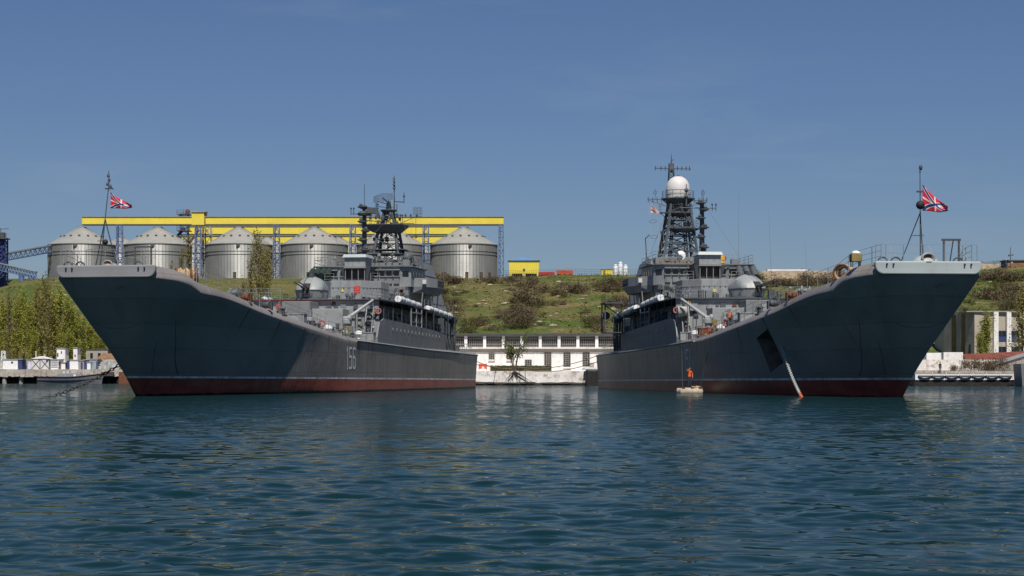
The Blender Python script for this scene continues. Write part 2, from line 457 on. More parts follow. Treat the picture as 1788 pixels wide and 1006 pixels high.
# ------------------------------------------------------------------ water
def build_water():
    rng = np.random.RandomState(3)
    ys = [7.0]
    while ys[-1] < 440: ys.append(ys[-1] * 1.0037)
    ys = np.array(ys); ny = len(ys)
    nx = 800
    u = np.linspace(-1, 1, nx)
    X = u[None, :] * (ys[:, None] * .36 + 4)
    Y = np.repeat(ys[:, None], nx, 1)
    dy = np.gradient(ys)[:, None]
    dx = (X[:, 1] - X[:, 0])[:, None]
    sp = np.maximum(dy, dx)
    Zh = np.zeros_like(X); DX = np.zeros_like(X); DY = np.zeros_like(X)
    for i in range(150):
        lam = .10 * (1.75 / .10) ** rng.rand()
        th = rng.normal(R(-98), R(60))
        k = 2 * pi / lam
        amp = .0022 * lam * min(1, (lam / .25) ** .3) * min(1, (.8 / lam) ** .5) * 1.0
        att = np.clip((lam / sp - 1.8) / 2.0, 0, 1)
        ph = k * (X * cos(th) + Y * sin(th)) + rng.rand() * 2 * pi
        Zh += amp * att * np.sin(ph)
        DX -= .8 * amp * att * cos(th) * np.cos(ph)
        DY -= .8 * amp * att * sin(th) * np.cos(ph)
    gust = .82 + .26 * np.sin(X * .21 + Y * .13 + 1) * np.sin(Y * .19 - X * .09) + .22 * np.sin(X * .47 - Y * .31 + 2) * np.sin(Y * .43 + X * .12) + .14 * np.sin(Y * .9 + X * .5)
    V = np.stack([X + DX * gust, Y + DY * gust, Zh * gust], -1).reshape(-1, 3)
    idx = np.arange(ny * nx).reshape(ny, nx)
    Fq = np.stack([idx[:-1, :-1], idx[:-1, 1:], idx[1:, 1:], idx[1:, :-1]], -1).reshape(-1, 4)
    me = bpy.data.meshes.new('water')
    me.vertices.add(len(V)); me.vertices.foreach_set('co', V.ravel())
    me.loops.add(Fq.size); me.loops.foreach_set('vertex_index', Fq.ravel().astype(np.int32))
    me.polygons.add(len(Fq)); me.polygons.foreach_set('loop_start', np.arange(0, Fq.size, 4, dtype=np.int32))
    me.polygons.foreach_set('loop_total', np.full(len(Fq), 4, dtype=np.int32))
    me.polygons.foreach_set('use_smooth', np.ones(len(Fq), dtype=bool))
    me.update(); me.validate()
    me.materials.append(M['water'])
    o = bpy.data.objects.new('water', me); COL.objects.link(o); tag(o, kind='structure')
    b = MB()
    b.add([(-1500, -400, -.6), (1500, -400, -.6), (1500, 440, -.6), (-1500, 440, -.6)], [(0, 1, 2, 3)])
    o = b.build('water', M['water']); tag(o, kind='structure')
build_water()

# ------------------------------------------------------------------ hill
def lerp_tab(tab, x):
    if x <= tab[0][0]: return tab[0][1]
    for (a, va), (b, vb) in zip(tab[:-1], tab[1:]):
        if x <= b: return va + (vb - va) * (x - a) / (b - a)
    return tab[-1][1]
def sst(a, b, x):
    t = max(0, min(1, (x - a) / (b - a))); return t * t * (3 - 2 * t)
CREST = [(PX(p, 520), PZ(q, 520)) for p, q in [(-300, 560), (-60, 530), (0, 508), (45, 491), (90, 490), (450, 488), (740, 488), (880, 485), (960, 480), (1050, 479), (1110, 482), (1290, 486), (1460, 484), (1560, 476), (1700, 470), (1788, 466), (2200, 470)]]
def hz(x, y):
    foot = 348 + 54 * sst(-62, -88, x) - 2 * sst(60, 75, x)
    zc = lerp_tab(CREST, x)
    yc = 520
    base = 2.3
    if y <= foot: z = base
    else:
        t = min(1, (y - foot) / (yc - foot))
        s = t * .55 + .45 * sst(0, 1, t)
        z = base + (zc - base) * s
        if y > yc: z = zc + (28.3 - zc) * sst(520, 556, y) if x < 60 else zc - (y - yc) * .02
        nn = noise.fractal(Vector((x * .03, y * .03, 3)), .9, 2.1, 5)
        z += nn * 1.3 * sst(foot, foot + 40, y) * (1 - sst(505, 540, y) * .85)
        nn = noise.noise(Vector((x * .16, y * .16, 8)))
        z += nn * .35 * sst(foot, foot + 15, y) * (1 - sst(510, 540, y))
    if x < -58 and y < 383: z = -2.0
    return z
def build_hill():
    xs = [-300 + 2.5 * i for i in range(241)]
    ys = [330, 340, 346] + [348 + 2.4 * i for i in range(92)] + [575, 590, 620, 680, 760, 900, 1200]
    V = [(x, y, hz(x, y)) for y in ys for x in xs]
    n = len(xs)
    fs = [(j * n + i, j * n + i + 1, (j + 1) * n + i + 1, (j + 1) * n + i) for j in range(len(ys) - 1) for i in range(n - 1)]
    b = MB(); b.add(V, fs)
    tag(b.build('hill', M['hill'], smooth=True), kind='structure')
build_hill()
def on_hill(px, py):
    """the hillside point seen at that place of the photo"""
    y = 350.0
    while y < 560:
        if PZ(py, y) <= hz(PX(px, y), y): break
        y += 1.0
    x = PX(px, y)
    return Vector((x, y, hz(x, y)))
def ground(px, Y):
    x = PX(px, Y); return Vector((x, Y, hz(x, Y)))

# ------------------------------------------------------------------ ships  (x aft from the stem at the waterline, y to starboard, z up)
ZD = [(-6, 9.32), (-2.2, 9.2), (-.6, 8.98), (.4, 8.72), (1.4, 8.35), (2.6, 8.2), (5.7, 7.88), (8.8, 7.5), (12, 7.05), (17, 6.52), (23, 5.95), (28, 5.53), (34, 5.1), (38.5, 4.95), (49, 4.8), (58, 4.66), (72, 4.48), (89, 4.36), (107, 4.3)]
def zd(s): return lerp_tab(ZD, s)
def sfront(z): return .8 - 6.2 * (max(0, min(z, 8.4)) / 8.4) ** .86 if z > 0 else min(2.0, .8 - z * .8)
def wfront(z):
    zz = max(0, min(z, 8.4)) / 8.4
    return -.2 + 3.85 * zz ** 1.08
def kh(s): return .34 + .38 * (1 - sst(-2.5, 6, s)) + .22 * (1 - sst(12, 44, s))
def hb(s, z):
    """half breadth of the hull at distance s aft and height z"""
    top = zd(s)
    zn = max(0, min(1, z / max(top - kh(s), 1)))
    sf = sfront(z); q = max(0, s - sf)
    Lz = 37 + 1 * zn; p = 1.85 + .40 * zn
    x = min(1, q / Lz)
    g = 1 - (1 - x) ** p
    wf = wfront(z)
    full = 7.2 + .25 * zn ** 1.4
    full -= 1.0 * sst(86, 107, s)
    b = wf + (full - wf) * g
    if 0 < zn < 1 and s < 31: b -= .55 * sin(pi * zn ** 1.25) * (1 - sst(8, 30, s)) * sst(-6, 6, s)   # hollow flare
    if z < 0: b *= 1 - .06 * (-z)
    k0 = top - kh(s)
    if z > k0:
        e = min(1, (z - k0) / kh(s))
        b -= kh(s) * (.75 - .25 * (1 - sst(-5, -3, s))) * e ** 1.35
    return max(.15, b)

def hull_mesh(pocket):
    sig = [.95, 1.3, 1.7, 2.1, 2.8, 3.6, 4.5, 5.4, 6.2, 7, 8, 9, 10.5, 12, 14, 16, 18.5, 21, 24, 27, 30, 33.5, 37, 41, 45, 50, 56, 62, 68, 75, 82, 88, 93, 98, 102, 105, 107]
    fa = [0, .3, .55, .75, .88, .96]
    def col(top_s, zfun):
        pass
    rows_t = [-.3, -.12] + [i / 17 for i in range(18)] + ['k%d' % i for i in range(1, 6)]
    V = []; nrow = None
    for t in rows_t:
        half = []
        for a in fa + [None] * len(sig):
            half.append(a)
        pts = []
        for ci in range(len(fa) + len(sig)):
            sg_ = 0 if ci < len(fa) else sig[ci - len(fa)]
            s = -5.4 + sg_ * 112.4 / 107
            for _ in range(6):
                k0 = zd(s) - kh(s)
                if isinstance(t, str): e = (0, .06, .16, .36, .68, 1)[int(t[1:])]; z = k0 + kh(s) * e
                else: z = k0 * t
                sf = sfront(z); s = sf + sg_ * (107 - sf) / 107
            b = hb(s, z)
            if ci < len(fa):
                a = fa[ci]; wv = hb(sf + .95, z); rc = .95 - .55 * max(0, min(z, 8.4)) / 8.4
                pts.append((sf - .12 * (1 - a * a) + rc * a ** 4, wv * a, z))
            else:
                pts.append((s if z < 4 or sg_ > 3 else s - .3 * (1 - (sg_ - .95) / 2.05), b, z))
        # the loop: starboard stern -> bow -> port stern
        loop = [(x, y, z) for x, y, z in reversed(pts)] + [(x, -y, z) for x, y, z in pts[1:]]
        nrow = len(loop); V += loop
    fs = []
    nr = len(rows_t)
    for r_ in range(nr - 1):
        for i in range(nrow):
            j = (i + 1) % nrow
            fs.append((r_ * nrow + i, r_ * nrow + j, (r_ + 1) * nrow + j, (r_ + 1) * nrow + i))
    for base, flip in ((0, True), ((nr - 1) * nrow, False)):
        for i in range(nrow // 2):
            a, b_, c, d = base + i, base + i + 1, base + nrow - 2 - i, base + nrow - 1 - i
            if c == b_: q = (a, b_, d)
            else: q = (a, b_, c, d)
            fs.append(q if flip else q[::-1])
    b = MB(); b.add(V, fs)
    me = b.mesh('hull', M['hull'], True)
    if pocket:
        o = bpy.data.objects.new('tmp', me); COL.objects.link(o)
        pk = MB()
        out = [(15.6, 5.38), (19.1, 4.62), (18.1, 1.6), (14.9, 2.52)]
        inn = [(16.0, 4.9), (18.0, 4.4), (17.6, 2.5), (16.0, 2.9)]
        pk.hexa([(s, hb(s, z) - 2.3, z) for s, z in inn], [(s, hb(s, z) + .8, z) for s, z in out])
        pm = pk.mesh('pocket', mat('anchor_pocket_paint', (.11, .088, .07), .7, 0, .25, 1.2, (.05, .03, .02), .6, .3))
        c = bpy.data.objects.new('tmp2', pm); COL.objects.link(c)
        md = o.modifiers.new('b', 'BOOLEAN'); md.operation = 'DIFFERENCE'; md.object = c; md.solver = 'EXACT'
        try: md.material_mode = 'TRANSFER'
        except Exception: pass
        dg = bpy.context.evaluated_depsgraph_get(); dg.update()
        me2 = bpy.data.meshes.new_from_object(o.evaluated_get(dg))
        bpy.data.objects.remove(o); bpy.data.objects.remove(c)
        me = me2
    try: me.set_sharp_from_angle(angle=R(38))
    except Exception: pass
    return me

DIG = {  # strokes of block digits in a 1 x 2.6 box
    '1': [[(.62, 0), (.62, 2.6)], [(.62, 2.6), (.42, 2.25)]],
    '5': [[(.9, 2.5), (.12, 2.5), (.12, 1.45), (.75, 1.5), (.88, 1.3), (.88, .3), (.75, .1), (.1, .1)]],
    '6': [[(.9, 2.4), (.7, 2.5), (.3, 2.5), (.12, 2.3), (.12, .3), (.3, .1), (.7, .1), (.88, .3), (.88, 1.2), (.7, 1.42), (.12, 1.42)]],
}
def hull_number(ship, text, s0, z0, v, wid, hgt, m, thick, gap=.28, dirn=1):
    b = MB()
    x = 0
    sx = wid; sz = hgt / 2.6
    segs = []
    for ch in text:
        for st in DIG[ch]:
            segs += [((x + p[0]) * sx, p[1] * sz, (x + q[0]) * sx, q[1] * sz) for p, q in zip(st[:-1], st[1:])]
        x += (1 + gap) if ch != '1' else (.85 + gap)
    for ax, az, bx, bz in segs:
        L = sqrt((bx - ax) ** 2 + (bz - az) ** 2); dx, dz = (bx - ax) / L, (bz - az) / L
        ax -= dx * thick * .5; az -= dz * thick * .5; bx += dx * thick * .5; bz += dz * thick * .5
        nx, nz = -dz * thick / 2, dx * thick / 2
        n = max(1, int(L / .4))
        for i in range(n):
            u0, u1 = i / n, (i + 1) / n
            quad = []
            for u, sgn in ((u0, 1), (u0, -1), (u1, -1), (u1, 1)):
                px_, pz_ = ax + (bx - ax) * u + nx * sgn, az + (bz - az) * u + nz * sgn
                z = z0 + pz_; s = s0 + dirn * px_ - .25 * pz_
                quad.append((s, v * (hb(s, z) + .02), z))
            b.add(quad, [(0, 1, 2, 3)])
    return b.build('hull_number', m, ship)

def rail_run(b, pts, h, r=.022, posts=True, rails=(1, .66, .33), rp=.028):
    for a, c in zip(pts[:-1], pts[1:]):
        a, c = Vector(a), Vector(c)
        for k in rails: b.bar(a + Vector((0, 0, h * k)), c + Vector((0, 0, h * k)), r, 4)
    if posts:
        for p in pts: b.bar(p, Vector(p) + Vector((0, 0, h)), rp, 4)

def lattice(b, c0, c1, r, n, rb=None, taper_pts=None, horiz=True):
    """four-legged lattice between two rectangles of four corner points"""
    rb = rb or r * .55
    c0 = [Vector(p) for p in c0]; c1 = [Vector(p) for p in c1]
    for p, q in zip(c0, c1): b.bar(p, q, r, 5)
    for k in range(n):
        t0, t1 = k / n, (k + 1) / n
        m = len(c0)
        for i in range(m):
            j = (i + 1) % m
            a0, a1 = c0[i].lerp(c1[i], t0), c0[i].lerp(c1[i], t1)
            b0, b1 = c0[j].lerp(c1[j], t0), c0[j].lerp(c1[j], t1)
            b.bar(a0, b1, rb, 4)
            if (k + i) % 2 == 0: b.bar(b0, a1, rb, 4)
            if horiz: b.bar(a1, b1, rb, 4)

def rect(x, y, hx, hy, z): return [(x - hx, y - hy, z), (x + hx, y - hy, z), (x + hx, y + hy, z), (x - hx, y + hy, z)]

def ship(name, loc, rz, v, variant, label):
    """v: the side the photo sees (+1 starboard, -1 port)"""
    Lft = variant == 'L'
    rnd = random.Random(11 if Lft else 12)
    T = empty(name, loc, rz, label, 'warship', 'landing ships moored stern to the quay')
    hull = bpy.data.objects.new('hull', hull_mesh(True)); COL.objects.link(hull); hull.parent = T
    pt, pt2 = M['paint'], M['paint2']
    # bow plate, standing proud of the blunt bow
    b = MB()
    poly = []
    W, zt, zb, rr = 3.66, 9.3, 8.42, .55
    for cx, a0, a1 in ((W - rr, 0, -90), (-W + rr, -90, -180)):
        for i in range(7):
            a = R(a0 + (a1 - a0) * i / 6); poly.append((cx + rr * cos(a), zb + rr + rr * sin(a)))
    poly = [(W, zt - .07), ] + poly + [(-W, zt - .07), (-W + .12, zt), (W - .12, zt)]
    nfr = [(-5.72 + .10 * (y / W) ** 2, y, z) for y, z in poly]
    nbk = [(-5.2, y, z) for y, z in poly]
    b.hexa(nfr, nbk)
    bp = b.build('bow_plate', M['bowL'] if Lft else M['bowR'], hull, bevel=.08)
    b = MB()
    for y in (-2.9, -2.45, 2.45, 2.9): b.box(-5.75, -5.66, y - .05, y + .05, 9.0, 9.14)
    b.build('scupper', M['black'], hull)
    # centre fairlead hump on the bow
    b = MB()
    b.lathe([(.95, 0), (.9, .12), (.62, .38), (.3, .5), (.01, .53)], 20, (-4.7, 0, 9.22))
    if Lft: b.v = [(-4.7 + (x + 4.7) * .7, y * .7, 9.22 + (z - 9.22) * .6) for x, y, z in b.v]
    fl = b.build('bow_fairlead', M['bowR'] if not Lft else M['paint2'], T, smooth=True)
    b = MB(); b.torus((-5.45 if not Lft else -5.2, 0, 9.52 if not Lft else 9.4), .3 if not Lft else .24, .09 if not Lft else .06, (1, 0, 0), 20, 6, ((0, 1, 0), 1.35))
    b.build('fairlead_ring', M['paint2'], fl, smooth=True)
    b = MB(); b.lathe([(.3, 0), (.28, .1)] if not Lft else [(.23, 0), (.2, .1)], 14, (-5.4, 0, 9.52) if not Lft else (-5.18, 0, 9.4), (1, 0, 0)); b.build('fairlead_hole', M['rust'], fl)
    # open chocks along the bow edge
    for y in (-2.2, 2.1, 3.0):
        b = MB()
        for i in range(8):
            a0, a1 = pi * i / 8, pi * (i + 1) / 8
            b.bar((-5.0, y + .32 * cos(a0), 9.3 + .28 * sin(a0)), (-5.0, y + .32 * cos(a1), 9.3 + .28 * sin(a1)), .06, 6)
        b.build('mooring_chock', M['mast'], T)
    # bow railing
    b = MB()
    ys = [-3.5, -2.5, -1.2, .2, 1.6, 2.8, 3.5]
    rail_run(b, [(-5.1, y, 9.28) for y in ys], 1.15, rails=(1, .5), r=.014, rp=.03)
    for y in (-3.0, -.8, 1.9): b.bar((-5.1, y, 9.3), (-4.5, y + .5, 10.35), .02, 4)
    b.build('bow_railing', M['rail'], T)
    for sgn in (1, -1):
        b = MB()
        sl = [-5.1, -3.4, -1.6, .0, 1.6, 3.2, 5, 7, 9, 11, 13, 15.2, 17.4, 19.6, 22, 24.4, 26.8, 29.2]
        pts = [(s, sgn * (hb(s, zd(s)) - .12), zd(s) - .02) for s in sl]
        if sgn == v and Lft: pts = pts[3:]
        rail_run(b, pts, 1.15, r=.014, rp=.032)
        b.build('side_railing', M['rail'], T)
        b = MB()
        sl = [31.5, 34, 36.5, 39, 41.5, 44, 46.5]
        rail_run(b, [(s, sgn * (hb(s, zd(s)) - .5), zd(s) - .02) for s in sl], 1.1, r=.016, rp=.03)
        b.build('waist_railing', M['rail'], T)
        b = MB()
        sl = [84 + 2.2 * i for i in range(11)]
        rail_run(b, [(s, sgn * (hb(s, zd(s)) - .3), zd(s) - .02) for s in sl], 1.1, r=.02, rp=.035)
        b.build('stern_railing', M['rail'], T)
    b = MB(); rail_run(b, [(106.6, y, 4.28) for y in (-5.6, -3.4, -1.2, 1.2, 3.4, 5.6)], 1.1, r=.02, rp=.035); b.build('stern_railing', M['rail'], T)
    # jackstaff
    js = MB()
    top = Vector((-4.6, -.1 * v if Lft else .3, 15.3)); y0 = top.y - (.0 if Lft else .0)
    foot = Vector((-4.4, y0 + (.75 * v * -1 if Lft else -.1), 9.25))
    js.bar(foot, top, .055, 8, .03)
    mid = foot.lerp(top, .56)
    js.bar((-3.0, foot.y + (.9 if Lft else 1.0), 9.25), mid, .038, 6)
    js.bar((-3.4, foot.y - (.9 if Lft else .5), 9.25), mid, .038, 6)
    q = foot.lerp(mid, .55)
    js.bar(q + Vector((0, -.25, 0)), q + Vector((.4, .55, 0)), .03, 5)
    jo = js.build('jackstaff', M['mast'], T)
    b = MB()
    if Lft:
        b.box(top.x - .12, top.x + .12, top.y - .28, top.y + .28, 14.75, 14.83)
        for dy, dz in ((-.1, 14.83), (.12, 15.0), (.0, 15.3), (.06, 15.6)): b.lathe([(.09, 0), (.11, .1), (.07, .24)], 8, (top.x, top.y + dy, dz))
        b.bar(top, top + Vector((0, .03, .75)), .03, 5)
    else:
        b.bar(top, top + Vector((0, 0, .25)), .05, 6); b.ball(top + Vector((0, -.05, .38)), .13, 8, 6, (1, 1, 1.5)); b.box(top.x - .1, top.x + .1, top.y - .22, top.y + .22, 14.0, 14.1)
    b.build('masthead_light', M['dkgrey'], jo)
    bx, by, bz, br = (foot.x, foot.y * .72 + top.y * .28, 11.0, .2) if Lft else (top.x - .3, top.y + .12, 13.1, .30)
    b = MB(); b.ball((bx - .18, by - (.25 if Lft else 0), bz), br, 14, 10); b.build('anchor_ball', M['black'], jo, smooth=True)
    # goal-post frame on the bow
    b = MB(); yg = -2.05 * 1
    for yy in (-2.6, -1.55): b.beam((-4.0, yy, 9.2), (-4.0, yy, 10.85), .12)
    b.beam((-4.0, -2.72, 10.85), (-4.0, -1.4, 10.85), .14)
    b.beam((-3.2, -2.2, 9.2), (-4.0, -2.2, 10.8), .06)
    if Lft:
        b = MB()
        for yy in (1.1, 2.3): b.beam((-2.6, -v * 0 - yy * v * -1, 9.2), (-2.6, yy * v, 10.75), .09) if False else b.beam((-2.6, yy * v, 9.2), (-2.6, yy * v, 10.75), .09)
        b.beam((-2.6, 1.0 * v, 10.75), (-2.6, 2.4 * v, 10.75), .1)
    b.build('davit_frame', M['dkgrey'], T)
    if not Lft:   # lamp housing behind the bow plate
        b = MB(); b.box(-2.0, -1.3, 3.55, 4.3, 9.45, 10.0)
        lh = b.build('lamp_housing', M['khaki'], T, bevel=.04)
        b = MB(); b.lathe([(.36, 0), (.28, .14), (.08, .22)], 12, (-1.65, 3.92, 10.0)); b.build('lamp_cap', M['white'], lh, smooth=True)
        b = MB()
        for dx, dy in ((-1.9, 3.65), (-1.4, 3.65), (-1.9, 4.2), (-1.4, 4.2)): b.bar((dx, dy, 9.1), (dx, dy, 9.5), .04, 4)
        b.build('leg', M['dkgrey'], lh)
    # rope reels at the step of the forecastle
    rr_ = MB()
    wy = v * (hb(1.8, 8) - .85)
    ax = Vector((.45, 1.0 * v, 0)).normalized() if Lft else Vector((.9, -.45, 0)).normalized()
    c = Vector((2.0, wy - (.35 * v if Lft else 0), 8.85))
    for i in range(9): rr_.torus(c + ax * (-.6 + .15 * i), .5 + .08 * sin(i * 2), .085, ax, 18, 6)
    reel = rr_.build('rope_coil', M['tan'], T, smooth=True)
    b = MB()
    for k in (-.75, .75): b.torus(c + ax * k, .58, .07, ax, 18, 6); b.bar(c + ax * k, c + ax * k - Vector((0, 0, .85)), .05, 5)
    for i in range(5 if Lft else 2): b.torus(c + ax * (.25 + .12 * i), .5, .09, ax, 18, 6)
    b.build('reel_flange', M['rust'], reel, smooth=True)
    # windlass and foredeck fittings
    def lump(s, y, kind, m, sc_=1.0, z=None):
        z = zd(s) - .05 if z is None else z
        b = MB(); y *= v
        if kind == 'windlass':
            b.lathe([(.12, -.5), (.34, -.46), (.34, -.36), (.18, -.33), (.18, .06), (.38, .1), (.38, .22), (.15, .25), (.15, .5)], 16, (s, y, z + .5), (.25, 1, 0))
            b.box(s - .35, s + .35, y - .22, y + .22, z, z + .34)
        elif kind == 'bollard':
            for k in (-.35, .35): b.lathe([(.16, 0), (.16, .5), (.22, .55), (.22, .65)], 10, (s + k, y, z))
            b.box(s - .65, s + .65, y - .25, y + .25, z, z + .08)
        elif kind == 'vent_cowl':
            b.lathe([(.2, 0), (.18, .55), (.42, .62), (.4, .85), (.1, .95)], 12, (s, y, z))
        elif kind == 'deck_locker':
            b.box(s - .5 * sc_, s + .5 * sc_, y - .7 * sc_, y + .7 * sc_, z + .1, z + .8 * sc_); b.box(s - .55 * sc_, s + .55 * sc_, y - .75 * sc_, y + .75 * sc_, z + .8 * sc_, z + .88 * sc_)
        elif kind == 'hatch':
            b.box(s - .8, s + .8, y - .8, y + .8, z, z + .55); b.lathe([(.7, 0), (.6, .1)], 12, (s, y, z + .55))
        elif kind == 'winch_drum':
            b.lathe([(.34, -.4), (.34, -.33), (.16, -.31), (.26, -.2), (.26, .2), (.16, .31), (.34, .33), (.34, .4)], 14, (s, y, z + .42), (.3, .95, 0)); b.box(s - .22, s + .22, y - .5, y - .42, z, z + .62); b.box(s - .22, s + .22, y + .42, y + .5, z, z + .62)
        return b.build(kind, m, T, smooth='auto')
    lump(9.0, 4.9, 'windlass', pt); lump(8.4, -4.0, 'windlass', pt)
    for s, y, k, m in ((10.5, 5.4, 'winch_drum', M['rust']), (14.5, 5.9, 'winch_drum', M['mast']), (12, 2, 'hatch', pt), (18, 6.2, 'bollard', M['mast']), (20.5, 5.6, 'vent_cowl', pt2), (23.5, 6.0, 'deck_locker', pt2), (26.5, 6.2, 'vent_cowl', pt2), (29, 6.3, 'bollard', M['mast']),
                       (31.5, 5.3, 'winch_drum', M['green']), (33.5, 6.1, 'vent_cowl', M['white']), (35.2, 5.4, 'deck_locker', pt2), (37.6, 5.8, 'winch_drum', M['rust']), (39.5, 4.9, 'deck_locker', M['green']), (41.5, 6.3, 'bollard', M['mast']), (43.2, 5.2, 'vent_cowl', pt2), (44.6, 6.2, 'vent_cowl', M['white']), (28, 3.5, 'hatch', pt2), (33, 3.5, 'deck_locker', pt2), (25, 3, 'vent_cowl', pt2), (16, 4, 'vent_cowl', pt2), (46.6, 6.6, 'deck_locker', pt2), (40, 2.4, 'deck_locker', pt2), (43.5, 1.2, 'winch_drum', M['mast']),
                       (30, -5.4, 'deck_locker', pt2), (36, -5.2, 'winch_drum', M['mast']), (42, -5.6, 'bollard', M['mast']), (20, -4.8, 'vent_cowl', pt2)):
        lump(s, y, k, m)
    cm = [M['mast'], M['dkgrey'], pt2, pt2, M['green'], M['rust'], pt, M['khaki'], pt2, M['rail']]
    for i in range(54):
        s_ = rnd.uniform(23, 47.2); yy = v * rnd.uniform(2.2, hb(s_, zd(s_) - .6) - .8); h = rnd.choice((.4, .7, 1.0, 1.3)) * rnd.uniform(.8, 1.2); q = rnd.uniform(.12, .34); zb0 = zd(s_) - .05
        b = MB(); k = i % 4
        if k == 0: b.box(s_ - q, s_ + q, yy - q * 1.3, yy + q * 1.3, zb0, zb0 + h * .7); b.box(s_ - q * 1.1, s_ + q * 1.1, yy - q * 1.4, yy + q * 1.4, zb0 + h * .7, zb0 + h * .75)
        elif k == 1: b.lathe([(q * .6, 0), (q * .55, h * .7), (q, h * .75), (q * .9, h), (q * .3, h * 1.08)], 10, (s_, yy, zb0))
        elif k == 2: b.bar((s_, yy, zb0), (s_, yy, zb0 + h * 1.2), .045, 5); b.box(s_ - .12, s_ + .12, yy - .22, yy + .22, zb0 + h * .8, zb0 + h * 1.25); b.bar((s_ + .5, yy + .3, zb0), (s_, yy, zb0 + h), .03, 4)
        else: b.torus((s_, yy, zb0 + h * .55), h * .4, .07, (rnd.uniform(-1, 1), rnd.uniform(-1, 1), .1), 14, 5); b.bar((s_ - .3, yy, zb0), (s_, yy, zb0 + h), .04, 4); b.bar((s_ + .3, yy, zb0), (s_, yy, zb0 + h), .04, 4)
        b.build('deck_fitting', cm[rnd.randrange(len(cm))], T, smooth='auto')
    for s_, yy, zz in ((47.9, 7.35, 7.7), (30.5, 6.3, 6.1)):
        b = MB(); b.torus((s_, v * yy, zz), .25, .075, (-1, .3 * v, 0), 18, 6); b.build('lifebuoy', mat('faded_red_lifebuoy', (.38, .10, .09), .7, 0, .4, 5, (.5, .42, .4), .9), T, smooth=True)
    # ------------- forward deckhouse
    z0 = 4.7
    b = MB()
    b.hexa([(48.5, -7.3, z0), (88, -7.0, z0 - .35), (88, 7.0, z0 - .35), (48.5, 7.3, z0)][::-1] if False else [(48.5, -5.4, z0), (88, -5.2, z0 - .4), (88, 5.2, z0 - .4), (48.5, 5.4, z0)], [(48.5, -5.4, 8.8), (88, -5.2, 8.35), (88, 5.2, 8.35), (48.5, 5.4, 8.8)])
    dh = b.build('deckhouse', pt, T, bevel=.03)
    b = MB(); b.box(48.25, 48.6, -7.3, 7.3, z0, 8.78)
    b.build('front_bulkhead', pt2, dh, bevel=.03)
    b = MB(); b.box(47.95, 60, -7.45, 7.45, 8.8, 8.92); b.hexa([(60, -7.45, 8.8), (88.5, -7.2, 8.15), (88.5, 7.2, 8.15), (60, 7.45, 8.8)], [(60, -7.45, 8.92), (88.5, -7.2, 8.27), (88.5, 7.2, 8.27), (60, 7.45, 8.92)])
    b.build('gallery_roof', M['mast'], dh)
    for sgn in (1, -1):
        # plated lower side flush with the hull, open gallery above it
        b = MB()
        sl = [47.2, 47.6, 48.3, 50, 56, 62, 68, 74, 80, 82.5]
        tp = [5.2, 5.9, 6.7, 7.06, 6.92, 6.8, 6.65, 6.5, 6.34, 6.28]
        for i in range(len(sl) - 1):
            a0, a1 = sl[i], sl[i + 1]
            y0a, y1a = sgn * (hb(a0, 4.4) + .0), sgn * (hb(a1, 4.4) + .0)
            b.hexa([(a0, y0a, zd(a0) - .3), (a1, y1a, zd(a1) - .3), (a1, y1a - sgn * .12, zd(a1) - .3), (a0, y0a - sgn * .12, zd(a0) - .3)], [(a0, y0a, tp[i]), (a1, y1a, tp[i + 1]), (a1, y1a - sgn * .12, tp[i + 1]), (a0, y0a - sgn * .12, tp[i])])
        gs = b.build('gallery_side', pt, dh)
        for i in range(14):
            b = MB(); s = 54 + 1.9 * i; y = sgn * (hb(s, 4.4) + .01); c = (s, y, 6.05 - .012 * (s - 54))
            b.torus(c, .17, .035, (0, 1, 0), 12, 5); b.cur = 1; b.lathe([(.15, -.02), (.15, .02)], 12, c, (0, 1, 0))
            b.build('porthole', [M['rail'], M['glass']], gs, smooth='auto')
        b = MB()
        pts = [(50.5 + 2.05 * i, sgn * 7.3, 6.98 - .025 * (2.05 * i)) for i in range(19)]
        for p in pts[::2]: b.bar(p, (p[0], p[1], 8.75 - max(0, p[0] - 60) * .0228), .05, 5)
        rail_run(b, pts, .95, r=.018, rp=.02, rails=(1, .5))
        b.build('gallery_stanchion', M['mast'], dh)
        for i in range(26):   # lockers against the inner wall of the gallery
            b = MB()
            s = 51 + rnd.random() * 34; h = rnd.uniform(.5, 1.5); y = sgn * rnd.uniform(5.6, 6.4)
            zb = 6.9 - (s - 50) * .022
            b.box(s - rnd.uniform(.2, .6), s + rnd.uniform(.2, .6), y - .25, y + .25, zb - .2, zb + h)
            b.build('gallery_locker', pt if i % 3 else M['mast'], dh)
        b = MB()
        b.box(63, 68.3, sgn * 7.32 - .05, sgn * 7.32 + .05, 7.05, 7.12)
        for s in (63, 65.6, 68.3): b.beam((s, sgn * 7.36, 6.6), (s, sgn * 7.36, 8.5), .13)
        b.box(63, 68.3, sgn * 7.36 - .06, sgn * 7.36 + .06, 8.0, 8.14)
        b.build('boarding_gate', M['rail'], dh)
        # aft end of the gallery: braced frames
        b = MB()
        for s in (83.5, 85.2, 87, 88.3):
            b.beam((s, sgn * 6.9, 4.3), (s, sgn * 6.9, 8.2), .16); b.beam((s, sgn * 6.9, 6.3), (s + 1.2, sgn * 6.9, 4.4), .1)
        b.box(83.4, 88.4, sgn * 6.2, sgn * 7.0, 6.2, 6.3)
        b.build('aft_frame', M['mast'], dh)
    # front wall details
    for y in (2.9, -2.9):
        b = MB(); b.box(45.6, 48.3, y - 1.5, y + 1.5, 4.75, 7.9); b.build('front_block', pt2, dh, bevel=.05)
    b = MB(); b.box(44.9, 48.3, -1.4, 1.4, 4.75, 8.6); b.build('magazine_block', pt, dh, bevel=.05)
